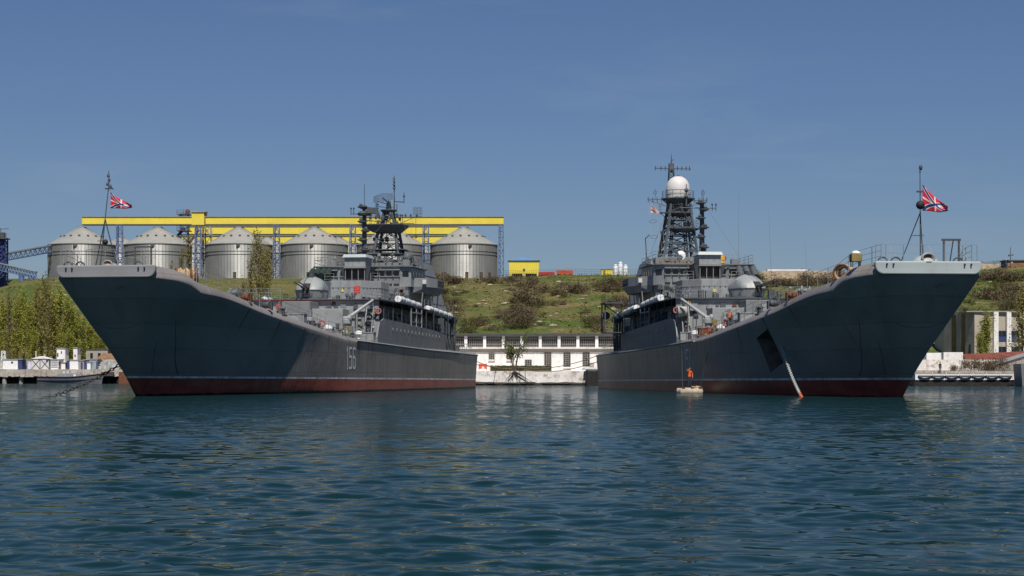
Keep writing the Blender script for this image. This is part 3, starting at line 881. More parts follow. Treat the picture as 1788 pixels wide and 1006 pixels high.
    for sgn in (1, -1):
        b = MB()   # ladder
        y = sgn * 6.55
        for yy in (y - .33, y + .33): b.beam((46.6, yy, 4.75), (48.0, yy, 8.1), .09, .14)
        b.build('ladder', M['rail'], dh)
        b = MB()
        for i in range(9): b.box(46.7 + i * .155 - .1, 46.7 + i * .155 + .14, y - .3, y + .3, 5.05 + .36 * i, 5.1 + .36 * i)
        b.build('ladder_tread', M['dkgrey'] if Lft else M['rust'], dh)
        b = MB()  # deck crane: post and boom
        y = sgn * 5.0
        b.lathe([(.42, 0), (.36, .3), (.28, .4), (.26, 1.6), (.42, 1.7), (.42, 2.05), (.2, 2.15)], 14, (44.8, y, 4.75))
        b.lathe([(.22, -.5), (.34, -.42), (.34, -.2), (.2, -.15), (.2, .3)], 12, (44.8, y, 6.95), (0, 1, 0))
        b.box(44.4, 45.2, y - .55, y - .3, 5.3, 6.2)
        cr = b.build('deck_crane', M['paint2'], T, smooth='auto')
        b = MB(); b.bar((44.9, y, 6.9), (46.6, y + sgn * 2.15, 8.75), .2, 8, .11); b.bar((46.6, y + sgn * 2.15, 8.75), (46.6, y + sgn * 2.15, 8.1), .025, 4)
        b.build('crane_boom', M['paint2'], cr, smooth='auto')
        b = MB()
        for k in range(7): b.lathe([(.1, 0), (.13, .12), (.1, .25)], 8, (44.3 + rnd.random() * 1.1, y + rnd.uniform(-.6, .6), 4.75 + rnd.uniform(0, 1.2)))
        b.build('crane_motor', M['khaki'], cr)
        # wall fittings
        for k in range(26):
            b = MB(); yy = sgn * rnd.uniform(1.6, 7.1); zz = rnd.uniform(5.6, 8.3); q = rnd.uniform(.1, .28)
            b.box(48.1, 48.3, yy - q, yy + q, zz - q, zz + q * 1.2); b.build('wall_fitting', M['mast'] if k % 2 else pt, dh)
        for k in range(6):
            b = MB(); yy = sgn * rnd.uniform(4.6, 7.1); b.bar((48.2, yy, rnd.uniform(5, 6.5)), (48.2, yy, rnd.uniform(7.4, 8.6)), .035, 4); b.build('wall_pipe', M['mast'], dh)
        b = MB(); b.box(47.9, 48.26, sgn * 5.7 - .35, sgn * 5.7 + .35, 7.7, 8.35) ; b.build('junction_box', M['paint2'], dh)
    if not Lft:
        b = MB(); b.box(42.2, 46, 5.3, 5.42, 4.9, 6.0)
        for k in range(6): b.bar((42.2 + .76 * k, 5.45, 4.8), (42.2 + .76 * k, 5.45, 6.1), .035, 4)
        b.build('red_screen', M['red'], T)
        b = MB(); b.lathe([(.4, -.45), (.46, -.4), (.46, .4), (.4, .45)], 16, (47.4, 6.9, 7.6), (0, 1, .0)); b.build('canvas_drum', mat('grey_canvas', (.36, .35, .32), .9), T, smooth='auto')
    # upper-deck edge railing and red line
    b = MB(); ys = [-7.3 + 1.217 * i for i in range(13)]
    for sgn in (1, -1):
        b = MB(); rail_run(b, [(48.1, y, 8.92) for y in ys if abs(y) > 2.4 and y * sgn > 0], 1.05, r=.02); rail_run(b, [(48.1 + 2.2 * i, sgn * 7.3, 8.92) for i in range(5)], 1.05, r=.02); b.build('upper_railing', M['rail'], T)
        b = MB(); rail_run(b, [(52.5 + 2.1 * i, sgn * 5.2, 8.9) for i in range(6)], 1.05, r=.02); b.build('inner_railing', M['rail'], T)
    b = MB(); b.box(47.9, 47.94, -7.4, 7.4, 8.80, 8.85); b.build('deck_edge', mat('dull_red_edge', (.2, .03, .03)) if Lft else M['dkgrey'], dh)
    # weathered small fittings over the forward faces and on the gun deck
    def fit(n_, xs, yr, zr, kinds, par, name_):
        for i in range(n_):
            b = MB(); yy = rnd.uniform(*yr) * rnd.choice((-1, 1)); zz = rnd.uniform(*zr); k = rnd.choice(kinds); q = rnd.uniform(.07, .2)
            if k == 'box': b.box(xs - .18, xs, yy - q, yy + q, zz - q * 1.4, zz + q * 1.4); b.box(xs - .2, xs - .16, yy - q * .6, yy + q * .6, zz - q * .3, zz + q * .5)
            elif k == 'pipe': b.bar((xs - .08, yy, zr[0]), (xs - .08, yy, zr[1]), .03, 5); b.torus((xs - .1, yy, zz), .12, .03, (1, 0, 0), 10, 4)
            elif k == 'lamp': b.bar((xs, yy, zz), (xs - .3, yy, zz + .1), .025, 4); b.ball((xs - .32, yy, zz), .1, 7, 5)
            elif k == 'rung':
                for j in range(6): b.box(xs - .12, xs, yy - .18, yy + .18, zr[0] + j * (zr[1] - zr[0]) / 6 + .1, zr[0] + j * (zr[1] - zr[0]) / 6 + .14)
                b.bar((xs - .1, yy - .18, zr[0]), (xs - .1, yy - .18, zr[1]), .025, 4); b.bar((xs - .1, yy + .18, zr[0]), (xs - .1, yy + .18, zr[1]), .025, 4)
            elif k == 'porthole': b.torus((xs - .02, yy, zz), .16, .04, (1, 0, 0), 12, 4); b.lathe([(.15, 0), (.15, .03)], 10, (xs - .03, yy, zz), (1, 0, 0))
            elif k == 'hose': b.torus((xs - .1, yy, zz), .2, .06, (1, 0, 0), 12, 5); b.box(xs - .2, xs, yy - .06, yy + .06, zz - .25, zz + .25)
            mm_ = {'box': rnd.choice((pt, M['mast'], M['dkgrey'], M['paint2'])), 'pipe': rnd.choice((M['mast'], pt)), 'lamp': M['offwhite'], 'rung': M['mast'], 'porthole': M['glass'], 'hose': rnd.choice((M['rust'], M['tan'], M['red']))}[k]
            b.build(name_, mm_, par)
    fit(18, 48.23, (1.6, 7.2), (5.2, 8.5), ('box', 'pipe', 'lamp', 'porthole', 'hose', 'rung'), dh, 'bulkhead_fitting')
    fit(9, 45.58, (1.5, 4.3), (5.0, 7.7), ('box', 'pipe', 'hose', 'lamp'), dh, 'bulkhead_fitting')
    for i in range(30):
        b = MB(); ss, yy = rnd.uniform(48.8, 64), rnd.uniform(-7, 7)
        if (ss - 50.8) ** 2 + yy * yy < 4.4 or (ss < 53 and abs(yy) < 1.2): continue
        h = rnd.uniform(.3, 1.1); q = rnd.uniform(.15, .4); k = i % 3
        if k == 0: b.box(ss - q, ss + q, yy - q, yy + q, 8.9, 8.9 + h)
        elif k == 1: b.lathe([(q * .5, 0), (q * .5, h * .6), (q, h * .7), (q * .8, h)], 9, (ss, yy, 8.9))
        else: b.bar((ss, yy, 8.9), (ss, yy, 8.9 + h * 1.5), .04, 5); b.torus((ss, yy, 8.9 + h), .22, .05, (1, .3, 0), 10, 4)
        b.build('gun_deck_fitting', rnd.choice((pt, M['mast'], M['paint2'], M['dkgrey'])), T, smooth='auto')
    # ------------- gun turret
    tz = 9.0
    b = MB(); b.lathe([(1.75, -1.0), (1.75, .05), (1.55, .1), (1.5, .22)], 24, (50.8, 0, tz - .05)); b.build('turret_ring', M['mast'], T, smooth='auto')
    gt = MB()
    prof = [(1.45, .05), (1.55, .12), (1.78, .82), (1.80, .9), (1.62, 1.25), (1.28, 1.68), (.85, 2.02), (.4, 2.2), (.02, 2.24)]
    rot = -4 if Lft else 24
    for lo_, hi_, sc2 in ((.36, 1.38, 1), (-1.38, -.36, 1), (-.34, .34, .965)):
        q_ = MB(); q_.lathe(prof, 36)
        gt.add([(x * (1.1 if x > 0 else 1.0) * sc2, max(lo_, min(hi_, y)), z * sc2) for x, y, z in q_.v], q_.f)
    g = gt.build('gun_turret', mat('turret_grey_paint', (.27, .285, .285), .45, 0, .06, 1.5, (.15, .12, .1), .3, .1), T, smooth='auto')
    g.location = (50.8, 0, tz); g.rotation_euler = (0, 0, R(rot))
    b = MB()
    b.hexa([(-1.86, -.36, .5), (-1.2, -.36, .5), (-1.2, .36, .5), (-1.86, .36, .5)], [(-1.62, -.36, 1.45), (-1.0, -.36, 1.6), (-1.0, .36, 1.6), (-1.62, .36, 1.45)])
    b.build('gun_slot', M['interior'], g)
    for yy in (-.24, .24):
        b = MB(); b.bar((-1.4, yy, 1.0), (-4.3, yy, 1.45), .085, 8, .05); b.bar((-1.4, yy, 1.0), (-2.3, yy, 1.14), .14, 8); b.bar((-4.3, yy, 1.45), (-4.6, yy, 1.497), .09, 8); b.build('gun_barrel', M['dkgrey'], g, smooth='auto')
    b = MB()   # rim seam
    for i in range(28):
        a0, a1 = 2 * pi * i / 28, 2 * pi * (i + 1) / 28
        fx = lambda a: (1.81 * cos(a) * (1.1 if cos(a) > 0 else 1), max(-1.40, min(1.40, 1.81 * sin(a))), .86)
        b.bar(fx(a0), fx(a1), .03, 4)
    b.box(-.25, .25, -.2, .2, 2.2, 2.55); b.box(.5, .8, -.9, -.4, 1.7, 2.0)
    b.build('turret_rim', M['dkgrey'], g)
    # ------------- second level: faceted block under the director tower
    b = MB()
    poly = [(64.8, -1.7), (64.8, 1.7), (67.2, 3.2), (72, 3.2), (72, -3.2), (67.2, -3.2)]
    b.hexa([(x, y, 8.9) for x, y in poly], [(x, y, 11.5) for x, y in poly])
    fbk = b.build('tower_block', pt2, T, bevel=.03)
    b = MB()
    for i in range(len(poly)):
        p, q = poly[i], poly[(i + 1) % len(poly)]
        if i in (3,): continue
        b.bar((p[0], p[1], 10.75), (q[0], q[1], 10.75), .03, 4)
        n = 6
        for k in range(n): t = (k + .5) / n; b.box(p[0] + (q[0] - p[0]) * t - .06, p[0] + (q[0] - p[0]) * t + .06, p[1] + (q[1] - p[1]) * t - .06, p[1] + (q[1] - p[1]) * t + .06, 10.68, 10.8)
    b.build('tower_band', M['mast'], fbk)
    d = Vector((2.4, 1.5 * v, 0)).normalized(); nn = Vector((-d.y, d.x, 0)) * v
    if Lft:   # red fire-plan board on the angled face
        nn = Vector((-1, 0, 0)); d = Vector((0, v, 0))
        c = Vector((64.75, v * 1.18, 10.5))
        b = MB(); b.obox(c, d * .33, nn * .04, (0, 0, .4)); rb = b.build('red_board', M['red'], T)
        b = MB(); b.obox(c + nn * .05 + Vector((0, 0, .02)), d * .3, nn * .012, (0, 0, .018)); b.obox(c + nn * .05 - Vector((0, 0, .22)), d * .22, nn * .012, (0, 0, .014)); b.obox(c + nn * .05 + d * .12 + Vector((0, 0, .2)), d * .08, nn * .012, (0, 0, .05)); b.build('board_mark', mat('pale_red_mark', (.7, .25, .2)), rb)
        b = MB(); c2 = Vector((64.75, v * -.55, 10.3)); b.add([c2, c2 + Vector((0, v * .3, 0)), c2 + Vector((0, v * .15, .45))], [(0, 1, 2)]); b.build('warning_mark', M['yellow'], T)
    else:
        b = MB(); c = Vector((64.75, .3, 10.3)); b.lathe([(.2, 0), (.2, .05)], 6, c, (-1, 0, 0)); b.build('yellow_plaque', M['yellow'], T)
    for k in range(40):
        b = MB(); yy = rnd.choice((-1, 1)) * rnd.uniform(3.3, 5.2); zz = rnd.uniform(9.2, 11); q = rnd.uniform(.1, .35)
        b.box(70.6, 71.2, yy - q, yy + q, zz - q, zz + q)
        b.build('level_fitting', M['mast'] if k % 2 else pt, T)
    b = MB(); b.hexa([(71, -5.0, 8.4), (86, -5.0, 8.3), (86, 5.0, 8.3), (71, 5.0, 8.4)], [(71, -5.0, 11.15), (86, -5.0, 11.15), (86, 5.0, 11.15), (71, 5.0, 11.15)])
    l2 = b.build('second_level', pt, T, bevel=.03)
    for yy in (4.2, -4.2, 3.6):
        b = MB(); b.box(70.93, 71.0, yy - .3, yy + .3, 9.0, 10.7); b.build('door', M['dkgrey'], l2)
    fit(5, 64.78, (.1, 1.6), (9.0, 9.8), ('box', 'lamp', 'pipe'), fbk, 'tower_fitting')
    fit(16, 70.95, (3.4, 4.9), (8.9, 11.0), ('box', 'pipe', 'rung', 'lamp', 'porthole', 'hose'), l2, 'wall_fitting')
    b = MB(); rail_run(b, [(67.4, y, 11.5) for y in (-3.0, -2, 2, 3.0)][:2], .9, r=.02); rail_run(b, [(67.4, y, 11.5) for y in (2, 3.0)], .9, r=.02); b.build('tower_railing', M['rail'], fbk)
    # ------------- bridge
    b = MB()
    poly = [(71.6, -4.3), (71.6, 4.3), (72.6, 5.3), (80, 5.3), (81.5, 4.4), (81.5, -4.4), (80, -5.3), (72.6, -5.3)]
    b.hexa([(x, y, 11.15) for x, y in poly], [(x - .15 * (x < 73), y, 13.3) for x, y in poly])
    br = b.build('bridge', pt2, T, bevel=.03)
    b = MB(); p2 = [(x + (-.35 if x < 74 else .3), y * 1.05) for x, y in poly]
    b.hexa([(x, y, 13.3) for x, y in p2], [(x, y, 13.42) for x, y in p2]); b.build('bridge_roof', pt, br)
    for yy in (-4.0, -2.95, -1.9, 1.55, 2.35, 3.15, 3.95):
        yv = yy * v
        b = MB(); b.box(71.36, 71.5, yv - .3, yv + .3, 12.28, 12.82); wn = b.build('window', M['glass'], br)
        b = MB(); b.hexa([(71.0, yv - .38, 12.9), (71.45, yv - .38, 12.9), (71.45, yv + .38, 12.9), (71.0, yv + .38, 12.9)], [(71.05, yv - .38, 12.94), (71.45, yv - .38, 13.02), (71.45, yv + .38, 13.02), (71.05, yv + .38, 12.94)]); b.build('window_visor', pt, wn)
        b = MB()
        for a0, a1, c0, c1 in ((-.37, .37, 12.2, 12.28), (-.37, .37, 12.82, 12.9), (-.37, -.3, 12.28, 12.82), (.3, .37, 12.28, 12.82)): b.box(71.3, 71.5, yv + a0, yv + a1, c0, c1)
        b.build('window_frame', M['rail'], wn)
        b = MB(); b.box(71.3, 71.47, yv - .3, yv + .3, 11.45, 12.0); b.build('shutter', pt, br)
    for sgn in (1, -1):
        for k in range(4):
            s = 73.6 + 1.5 * k
            b = MB(); b.box(s - .4, s + .4, sgn * 5.3 - .04, sgn * 5.3 + .04, 12.25, 12.85); b.build('window', M['glass'], br)
        # slanted corner windows
        b = MB(); b.obox((72.02, sgn * 4.78, 12.55), (.28, .28 * sgn, 0), (.04, -.04 * sgn, 0), (0, 0, .28)); b.build('window', M['glass'], br)
        # wing: curved gallery hanging off the bridge side
        b = MB()
        prof = [(74, 5.2), (75.5, 6.5), (78, 7.1), (82, 7.1), (84, 6.0), (84, 5.0), (74, 5.0)]
        b.hexa([(x, sgn * (5.0 + (y - 5) * .75), 10.55) for x, y in prof], [(x, sgn * y, 11.25) for x, y in prof])
        wg = b.build('bridge_wing', pt, T)
        b = MB()
        for (x0, y0_), (x1, y1_) in zip(prof[:-3], prof[1:-2]): b.hexa([(x0, sgn * y0_, 11.25), (x1, sgn * y1_, 11.25), (x1, sgn * (y1_ - .08), 11.25), (x0, sgn * (y0_ - .08), 11.25)], [(x0, sgn * y0_, 12.2), (x1, sgn * y1_, 12.2), (x1, sgn * (y1_ - .08), 12.2), (x0, sgn * (y0_ - .08), 12.2)])
        b.build('wing_bulwark', pt2, wg)
        b = MB()
        for k in range(5): b.box(78.4 + .7 * k, 78.75 + .7 * k, sgn * 7.1, sgn * 7.16, 11.4, 12.1)
        b.build('wing_vent', M['black'], wg)
        b = MB(); b.box(74.6, 75.1, sgn * 6.15, sgn * 6.55, 11.55, 12.0); b.build('signal_lamp', M['offwhite'], wg)
        b = MB()
        for s in (74.5, 77, 80, 83): b.beam((s, sgn * 6.0, 8.6), (s, sgn * 6.2, 10.6), .1)
        rail_run(b, [(72 + 2 * i, sgn * 6.9, 8.7 - .02 * i) for i in range(9)], 1.05, r=.02)
        b.build('wing_strut', M['rail'], wg)
        # life rafts in cylindrical canisters
        for s0, zz, n in ((58.2, 9.25, 4), (72.8, 8.75, 5)):
            for k in range(n):
                L_ = (10.4 if n == 4 else 13.2) / n
                a = s0 + k * L_; z = zz - k * .1
                b = MB(); b.lathe([(.31, .01), (.355, .06), (.36, .2), (.36, L_ - .2), (.355, L_ - .06), (.31, L_ - .01)], 14, (a, sgn * 7.0, z), (1, 0, -.01))
                lr = b.build('life_raft_canister', M['white'], T, smooth='auto')
                for q in (.6, L_ - .6): b = MB(); b.torus((a + q, sgn * 7.0, z), .365, .02, (1, 0, 0), 14, 4); b.beam((a + q, sgn * 7.0 - .3, z - .4), (a + q, sgn * 7.0 + .3, z - .4), .08); b.build('raft_strap', M['mast'], lr)
    # bridge roof clutter
    for sgn in (1, -1):
        b = MB(); rail_run(b, [(71.6, sgn * y, 13.42) for y in (1.7, 3, 4.4, 5.2)] + [(71.6 + 2.2 * i, sgn * 5.2, 13.42) for i in range(1, 5)], .95, r=.02); b.build('roof_railing', M['rail'], br)
    hz_ = 21.3 if not Lft else 19.6
    for y0_, y1_, s1_, z1_ in ((2.6, 4.8, 74, 13.4), (-2.6, -4.8, 74, 13.4), (1.6, 3.9, 79, 13.4), (-1.6, -3.9, 79, 13.4), (1.0, 4.4, 97, 8.4), (-1.0, -4.4, 97, 8.4), (.3, .2, 68.8, 14.5)):
        b = MB(); b.bar((86, y0_, hz_), (s1_, y1_, z1_), .013, 4); b.build('rigging_wire', M['wire'], T)
    for (s, y, k) in ((73, 2.4, 0), (73.5, -2.4, 0), (75, 4.3, 1), (76.2, -4.2, 1), (77.5, 3.0, 2), (79, -3.2, 2), (80, 4.6, 0), (78, 1.6, 1)):
        b = MB(); y *= v
        if k == 0: b.bar((s, y, 13.4), (s, y, 14.0), .06, 6); b.lathe([(.1, -.25), (.3, -.2), (.32, .15)], 12, (s, y, 14.1), (-1, 0, .1)); b.build('searchlight', M['mast'], T, smooth='auto')
        elif k == 1: b.box(s - .4, s + .4, y - .4, y + .4, 13.4, 14.2); b.build('roof_locker', pt, T, bevel=.03)
        else: b.lathe([(.15, 0), (.14, .6), (.3, .65), (.3, .8)], 10, (s, y, 13.4)); b.build('vent_cowl', pt, T, smooth='auto')
    if Lft:
        b = MB(); b.bar((80, v * 3.4, 13.4), (80, v * 3.4, 14.3), .1, 8); b.bar((80.2, v * 3.4, 14.6), (79.5, v * 3.4, 14.75), .62, 18, .55); b.ball((79.5, v * 3.4, 14.75), .55, 16, 10)
        gd = b.build('fire_director', M['mast'], T, smooth='auto')
        b = MB(); b.ball((79.7, v * 1.4, 13.85), .22, 10, 8); b.box(79.4, 80, v * 1.4 - .28, v * 1.4 + .28, 13.4, 13.7); b.build('orange_lamp', M['orange'], T)
        b = MB()   # green covered rocket launcher beside the turret
        for yy in (-.9, -.3, .3, .9): b.bar((70.0, -v * 4.4 + yy, 12.3), (71.4, -v * 4.4 + yy, 12.9), .36, 10)
        b.box(70.2, 71.2, -v * 4.4 - 1.2, -v * 4.4 + 1.2, 11.8, 12.4)
        b.build('covered_launcher', mat('dark_green_cover', (.02, .035, .03), .8), T, smooth='auto')
    else:
        b = MB(); b.bar((80, v * 1.0, 13.4), (80, v * 1.0, 14.6), .09, 8); b.lathe([(.02, .1), (.35, .04), (.48, -.06), (.5, 0)], 20, (79.7, v * 1.0, 14.8), (-1, 0, .1))
        b.build('white_dish', M['white'], T, smooth='auto')
        b = MB()
        for k, m_ in enumerate(('red', 'red', 'copper', 'yellow')):
            pass
        b.box(72.0, 72.5, -v * 1.2, -v * 2.3, 13.5, 14.35); fl_ = b.build('flag_locker', M['red'], T)
        b = MB()
        for k in range(4): b.box(71.96, 72.0, -v * (1.75 + .14 * k) - .04, -v * (1.75 + .14 * k) + .04, 13.52, 14.33)
        b.build('flag_roll', M['yellow'], fl_)
        b = MB()
        for k in range(8): b.box(71.9, 72.3, v * (1.5 + .42 * k), v * (1.78 + .42 * k), 13.5, 13.62)
        b.build('roof_float', M['copper'], T)
        for k in range(3):   # row of launch tubes on the far wing
            b = MB(); yy = -v * (3.6 + .75 * k)
            b.bar((69.6, yy, 11.9), (71.2, yy, 12.9), .36, 12); b.lathe([(.42, -.05), (.42, .05)], 12, (69.6, yy, 11.9), (-1, 0, -.6))
            b.build('covered_launcher', M['mast'], T, smooth='auto')
        b = MB()   # boat platform on outriggers
        b.box(80.5, 84, v * 7.2, v * 9.3, 9.5, 9.65); b.beam((81, v * 9.2, 6.4), (81, v * 9.2, 9.5), .14); b.beam((83.4, v * 9.2, 6.4), (83.4, v * 9.2, 9.5), .14); b.beam((82, v * 7.2, 8), (82, v * 9.2, 9.5), .1)
        b.box(80.6, 83.9, v * 6.9, v * 9.2, 6.3, 6.4)
        rail_run(b, [(80.5 + .8 * i, v * 9.2, 9.65) for i in range(5)], .9, r=.02)
        b.build('boat_platform', M['mast'], T)
        b = MB(); b.lathe([(.1, -.5), (.45, -.4), (.45, .4), (.1, .5)], 12, (82, v * 9.0, 8.2), (1, 0, 0)); b.build('hanging_drum', M['dkgrey'], T)
    for k in range(16):   # pipework and boxes over the bridge front and roof
        b = MB(); yy = rnd.uniform(-4.8, 4.8)
        if k % 2: b.bar((71.45, yy, rnd.uniform(11.2, 12)), (71.45, yy, 13.3), .035, 4); b.box(71.3, 71.45, yy - .15, yy + .2, 13.0, 13.25)
        else: ss = rnd.uniform(72, 81); hh = rnd.uniform(.3, 1.3); b.bar((ss, yy, 13.4), (ss, yy, 13.4 + hh + .5), .04, 5); b.lathe([(.1, 0), (.2, .08), (.18, .3), (.05, .36)], 8, (ss, yy, 13.4 + hh))
        b.build('bridge_fitting', M['mast'] if k % 3 else M['rail'], br)
    # ------------- director tower ahead of the bridge
    b = MB(); b.box(68.6, 71.6, -1.15, 1.15, 13.15, 14.15)
    dt = b.build('director_tower', pt2, T, bevel=.03)
    b = MB(); b.hexa([(68.3, -1.35, 14.15), (72, -1.35, 14.15), (72, 1.35, 14.15), (68.3, 1.35, 14.15)], [(68.5, -1.2, 14.5), (71.8, -1.2, 14.5), (71.8, 1.2, 14.5), (68.5, 1.2, 14.5)]); b.build('tower_cap', M['bowR'], dt, bevel=.03)
    b = MB(); b.box(69.2, 71.5, -1.05, 1.05, 11.5, 13.15); b.build('tower_recess', M['interior'], dt)  # solid block, shade of the open tower centre is in its colour
    b = MB()
    for yy in (-1.05, -.35, .35, 1.05): b.beam((68.7, yy, 11.5), (68.7, yy, 13.15), .07)
    b.box(68.5, 69.2, -1.2, 1.2, 13.02, 13.15)
    b.build('tower_post', M['rail'], dt)
    for sgn in (1, -1):
        b = MB(); b.hexa([(69.2, sgn * 1.1, 11.5), (71.5, sgn * 1.1, 11.5), (71.5, sgn * 1.2, 11.5), (69.2, sgn * 1.2, 11.5)], [(68.7, sgn * 1.1, 13.15), (71.5, sgn * 1.1, 13.15), (71.5, sgn * 1.7, 13.15), (68.7, sgn * 1.7, 13.15)])
        b.build('tower_bracket', M['dkgrey'], dt)
    # ------------- pole mast behind the tower
    b = MB(); b.bar((73, 0, 13.4), (73, 0, 20.1), .3, 10, .22)
    pm = b.build('pole_mast', M['mast'], T, smooth='auto')
    for k, z in enumerate((15.2, 16.3, 17.3, 18.3, 19.2, 19.9)):
        b = MB(); yy = .3 if k % 2 else -.3
        b.lathe([(.15, -.2), (.55, 0), (.55, .08)], 12, (72.8, yy * .6, z)); b.lathe([(.16, .08), (.2, .25), (.08, .4)], 8, (72.6, yy, z)); b.build('mast_bracket', M['mast'], pm, smooth='auto')
    b = MB(); b.bar((73, -1.5, 19.4 if not Lft else 19.2), (73, 2.4 if not Lft else 1.5, 19.4 if not Lft else 19.2), .05, 5)
    b.bar((73, 0, 20), (73, 0, 21.3 if not Lft else 22.4), .035, 5)
    for yy in (-1.5, -1.1, 1.2, 2.2 if not Lft else 1.5): b.bar((73, yy, 19.1), (73, yy, 19.75), .05, 5); b.ball((73, yy, 19.8), .11, 6, 5)
    b.build('yardarm', M['mast'], pm)
    if Lft:
        b = MB(); b.lathe([(.7, 0), (.8, .2), (.5, .45)], 12, (73, 0, 19.0)); b.obox((73, v * .75, 19.55), (.15, 0, 0), (0, .75, .1), (0, 0, .32)); b.build('radar_antenna', M['mast'], pm)
    else:
        b = MB(); b.torus((72.6, 0, 14.9), .3, .09, (-1, 0, 0), 14, 6); b.ball((72.7, 0, 14.9), .17, 8, 6); b.build('horn', M['mast'], pm)
    # ------------- main mast
    if Lft:
        S = 85
        b = MB(); b.box(82, 88, -2.2, 2.2, 11.1, 14.3); b.build('mast_house', pt, T, bevel=.03)
        b = MB()
        c0 = [(S - 1.7, -1.6, 14.3), (S - 1.7, 1.6, 14.3), (S + 1.7, 1.6, 14.3), (S + 1.7, -1.6, 14.3)]; c1 = [(S - .9, -.95, 18.6), (S - .9, .95, 18.6), (S + .9, .95, 18.6), (S + .9, -.95, 18.6)]
        for p, q in zip(c0, c1): b.bar(p, q, .17, 6)
        lattice(b, c0, c1, .1, 3, .06)
        for z in (14.9, 15.9): b.box(S - 1.9, S + 1.9, -2.0, 2.0, z + .5, z + .58) if z < 15 else b.box(S - 1.6, S + 1.6, -2.1, 1.9, z, z + .1)
        mm = b.build('lattice_mast', M['mast'], T)
        b = MB(); b.hexa(rect(S, -.3 * v * -1 - .5 * v, 1.3, 1.4, 17.95), rect(S, -.5 * v, 2.2, 2.45, 18.75)); b.box(S - 2.2, S + 2.2, -.5 * v - 2.45, -.5 * v + 2.45, 18.75, 18.85)
        b.build('mast_platform', M['mast'], mm)
        b = MB(); rail_run(b, [(S - 2.2, -.5 * v + y, 18.85) for y in (-2.4, -1.2, 0, 1.2, 2.4)], .9, r=.018); b.build('platform_railing', M['mast'], mm)
        b = MB(); c0 = rect(S, 0, .75, .75, 18.8); c1 = rect(S, 0, .5, .5, 20.4); lattice(b, c0, c1, .11, 2, .06); b.lathe([(.5, 0), (.95, .4), (.95, .5)], 14, (S, 0, 20.1)); b.bar((S, 0, 20.6), (S, 0, 21.6), .35, 8, .22)
        for k in range(9): a = k * .7; b.lathe([(.14, 0), (.17, .25), (.08, .4)], 7, (S + 1.2 * cos(a), 1.3 * sin(a), 18.85 + (k % 3) * .5))
        b.build('radar_pedestal', M['mast'], mm, smooth='auto')
        for k in range(22):   # small aerials, lamps and boxes crowding the mast
            a = rnd.uniform(0, 6.28); zz = rnd.choice((15.9, 17.0, 18.85, 18.85, 19.6, 20.5)); rr_k = rnd.uniform(.7, 2.2) if zz > 18.5 and zz < 19 else rnd.uniform(.9, 1.3)
            x_, y_ = S + rr_k * cos(a), -.3 * v + rr_k * sin(a); hh = rnd.uniform(.4, 1.3); b = MB()
            if k % 3 == 0: b.bar((x_, y_, zz), (x_, y_, zz + hh), .035, 5); b.ball((x_, y_, zz + hh), .12, 7, 5)
            elif k % 3 == 1: b.box(x_ - .2, x_ + .2, y_ - .18, y_ + .18, zz, zz + hh * .5); b.bar((x_, y_, zz), (S, 0, zz - .3), .04, 4)
            else: b.bar((S, 0, zz + .3), (x_, y_ * 1.2, zz + .5), .04, 4); b.bar((x_, y_ * 1.2, zz + .1), (x_, y_ * 1.2, zz + .5 + hh), .05, 5)
            b.build('mast_aerial', M['mast'], mm)
        # lattice radar reflector: open curved grid
        b = MB(); cy = -.5 * v
        g_ = lambda i, j: Vector((S - .6 - .45 * (1 - (i / 8) ** 2), cy + i * .14, 21.9 + j * .17 * (1 - .35 * abs(i) / 8) - .02 * i * v * -1))
        for i in range(-8, 9): b.tube([g_(i, j) for j in range(-3, 4)], .02, 4)
        for j in range(-3, 4): b.tube([g_(i, j) for i in range(-8, 9)], .02, 4)
        b.bar((S, 0, 21.4), (S - 1.0, cy, 21.9), .08, 5)
        for q in (-5, 5): b.bar((S - .2, 0, 21.2), g_(q, -2), .04, 4)
        b.build('radar_reflector', M['mast'], mm)
        b = MB(); b.bar((S + .5, v * .55, 20.5), (S + .5, v * .55, 23), .08, 6, .05); b.bar((S + .5, v * .55, 23), (S + .5, v * .55, 24.6), .13, 6, .03)
        for z in (23.1, 23.5, 23.9, 24.2): b.bar((S + .3, v * .55 - .12, z), (S + .3, v * .55 + .12, z + .1), .09, 5)
        b.bar((S + .5, v * .5, 21.6), (S + .5, v * 1.7, 21.5), .06, 5); b.bar((S + .5, v * 1.7, 21.4), (S + .5, v * 1.7, 22.6), .05, 5); b.ball((S + .5, v * 1.7, 22.2), .14, 6, 5)
        b.build('topmast', M['mast'], mm)
        b = MB(); b.beam((S, v * .8, 19.7), (S, v * 3.9, 19.75), .1); b.beam((S, v * .8, 19.0), (S, v * 3.0, 19.0), .08); b.beam((S, v * 1, 18.85), (S, v * 3, 19.7), .06); b.beam((S, -v * .8, 19.2), (S, -v * 3.1, 19.5), .1)
        for yy in (1.4, 2.0, 2.6, 3.3): b.lathe([(.1, 0), (.13, .2), (.05, .32)], 7, (S, v * yy, 19.8))
        for yy in (-1.5, -2.2, -2.9): b.lathe([(.1, 0), (.14, .3), (.05, .5)], 7, (S, v * yy, 19.5))
        b.bar((S, v * 3.2, 19.7), (S, v * 3.2, 17.4), .03, 4); b.box(S - .15, S + .15, v * 3.2 - .12, v * 3.2 + .12, 17.3, 17.6)
        b.build('yardarm', M['mast'], mm)
        b = MB()
        for k in range(7): yk = v * 2.9 + v * .17 * k; b.bar((S, yk, 19.95), (S - .1, yk, 20.85), .022, 4)
        for k in range(6): zk = 19.95 + .18 * k; b.bar((S, v * 2.9, zk), (S, v * 3.95, zk), .022, 4)
        b.bar((S, v * 3.4, 19.7), (S, v * 3.4, 20), .06, 5)
        b.build('grid_antenna', M['mast'], mm)
    else:
        S = 87
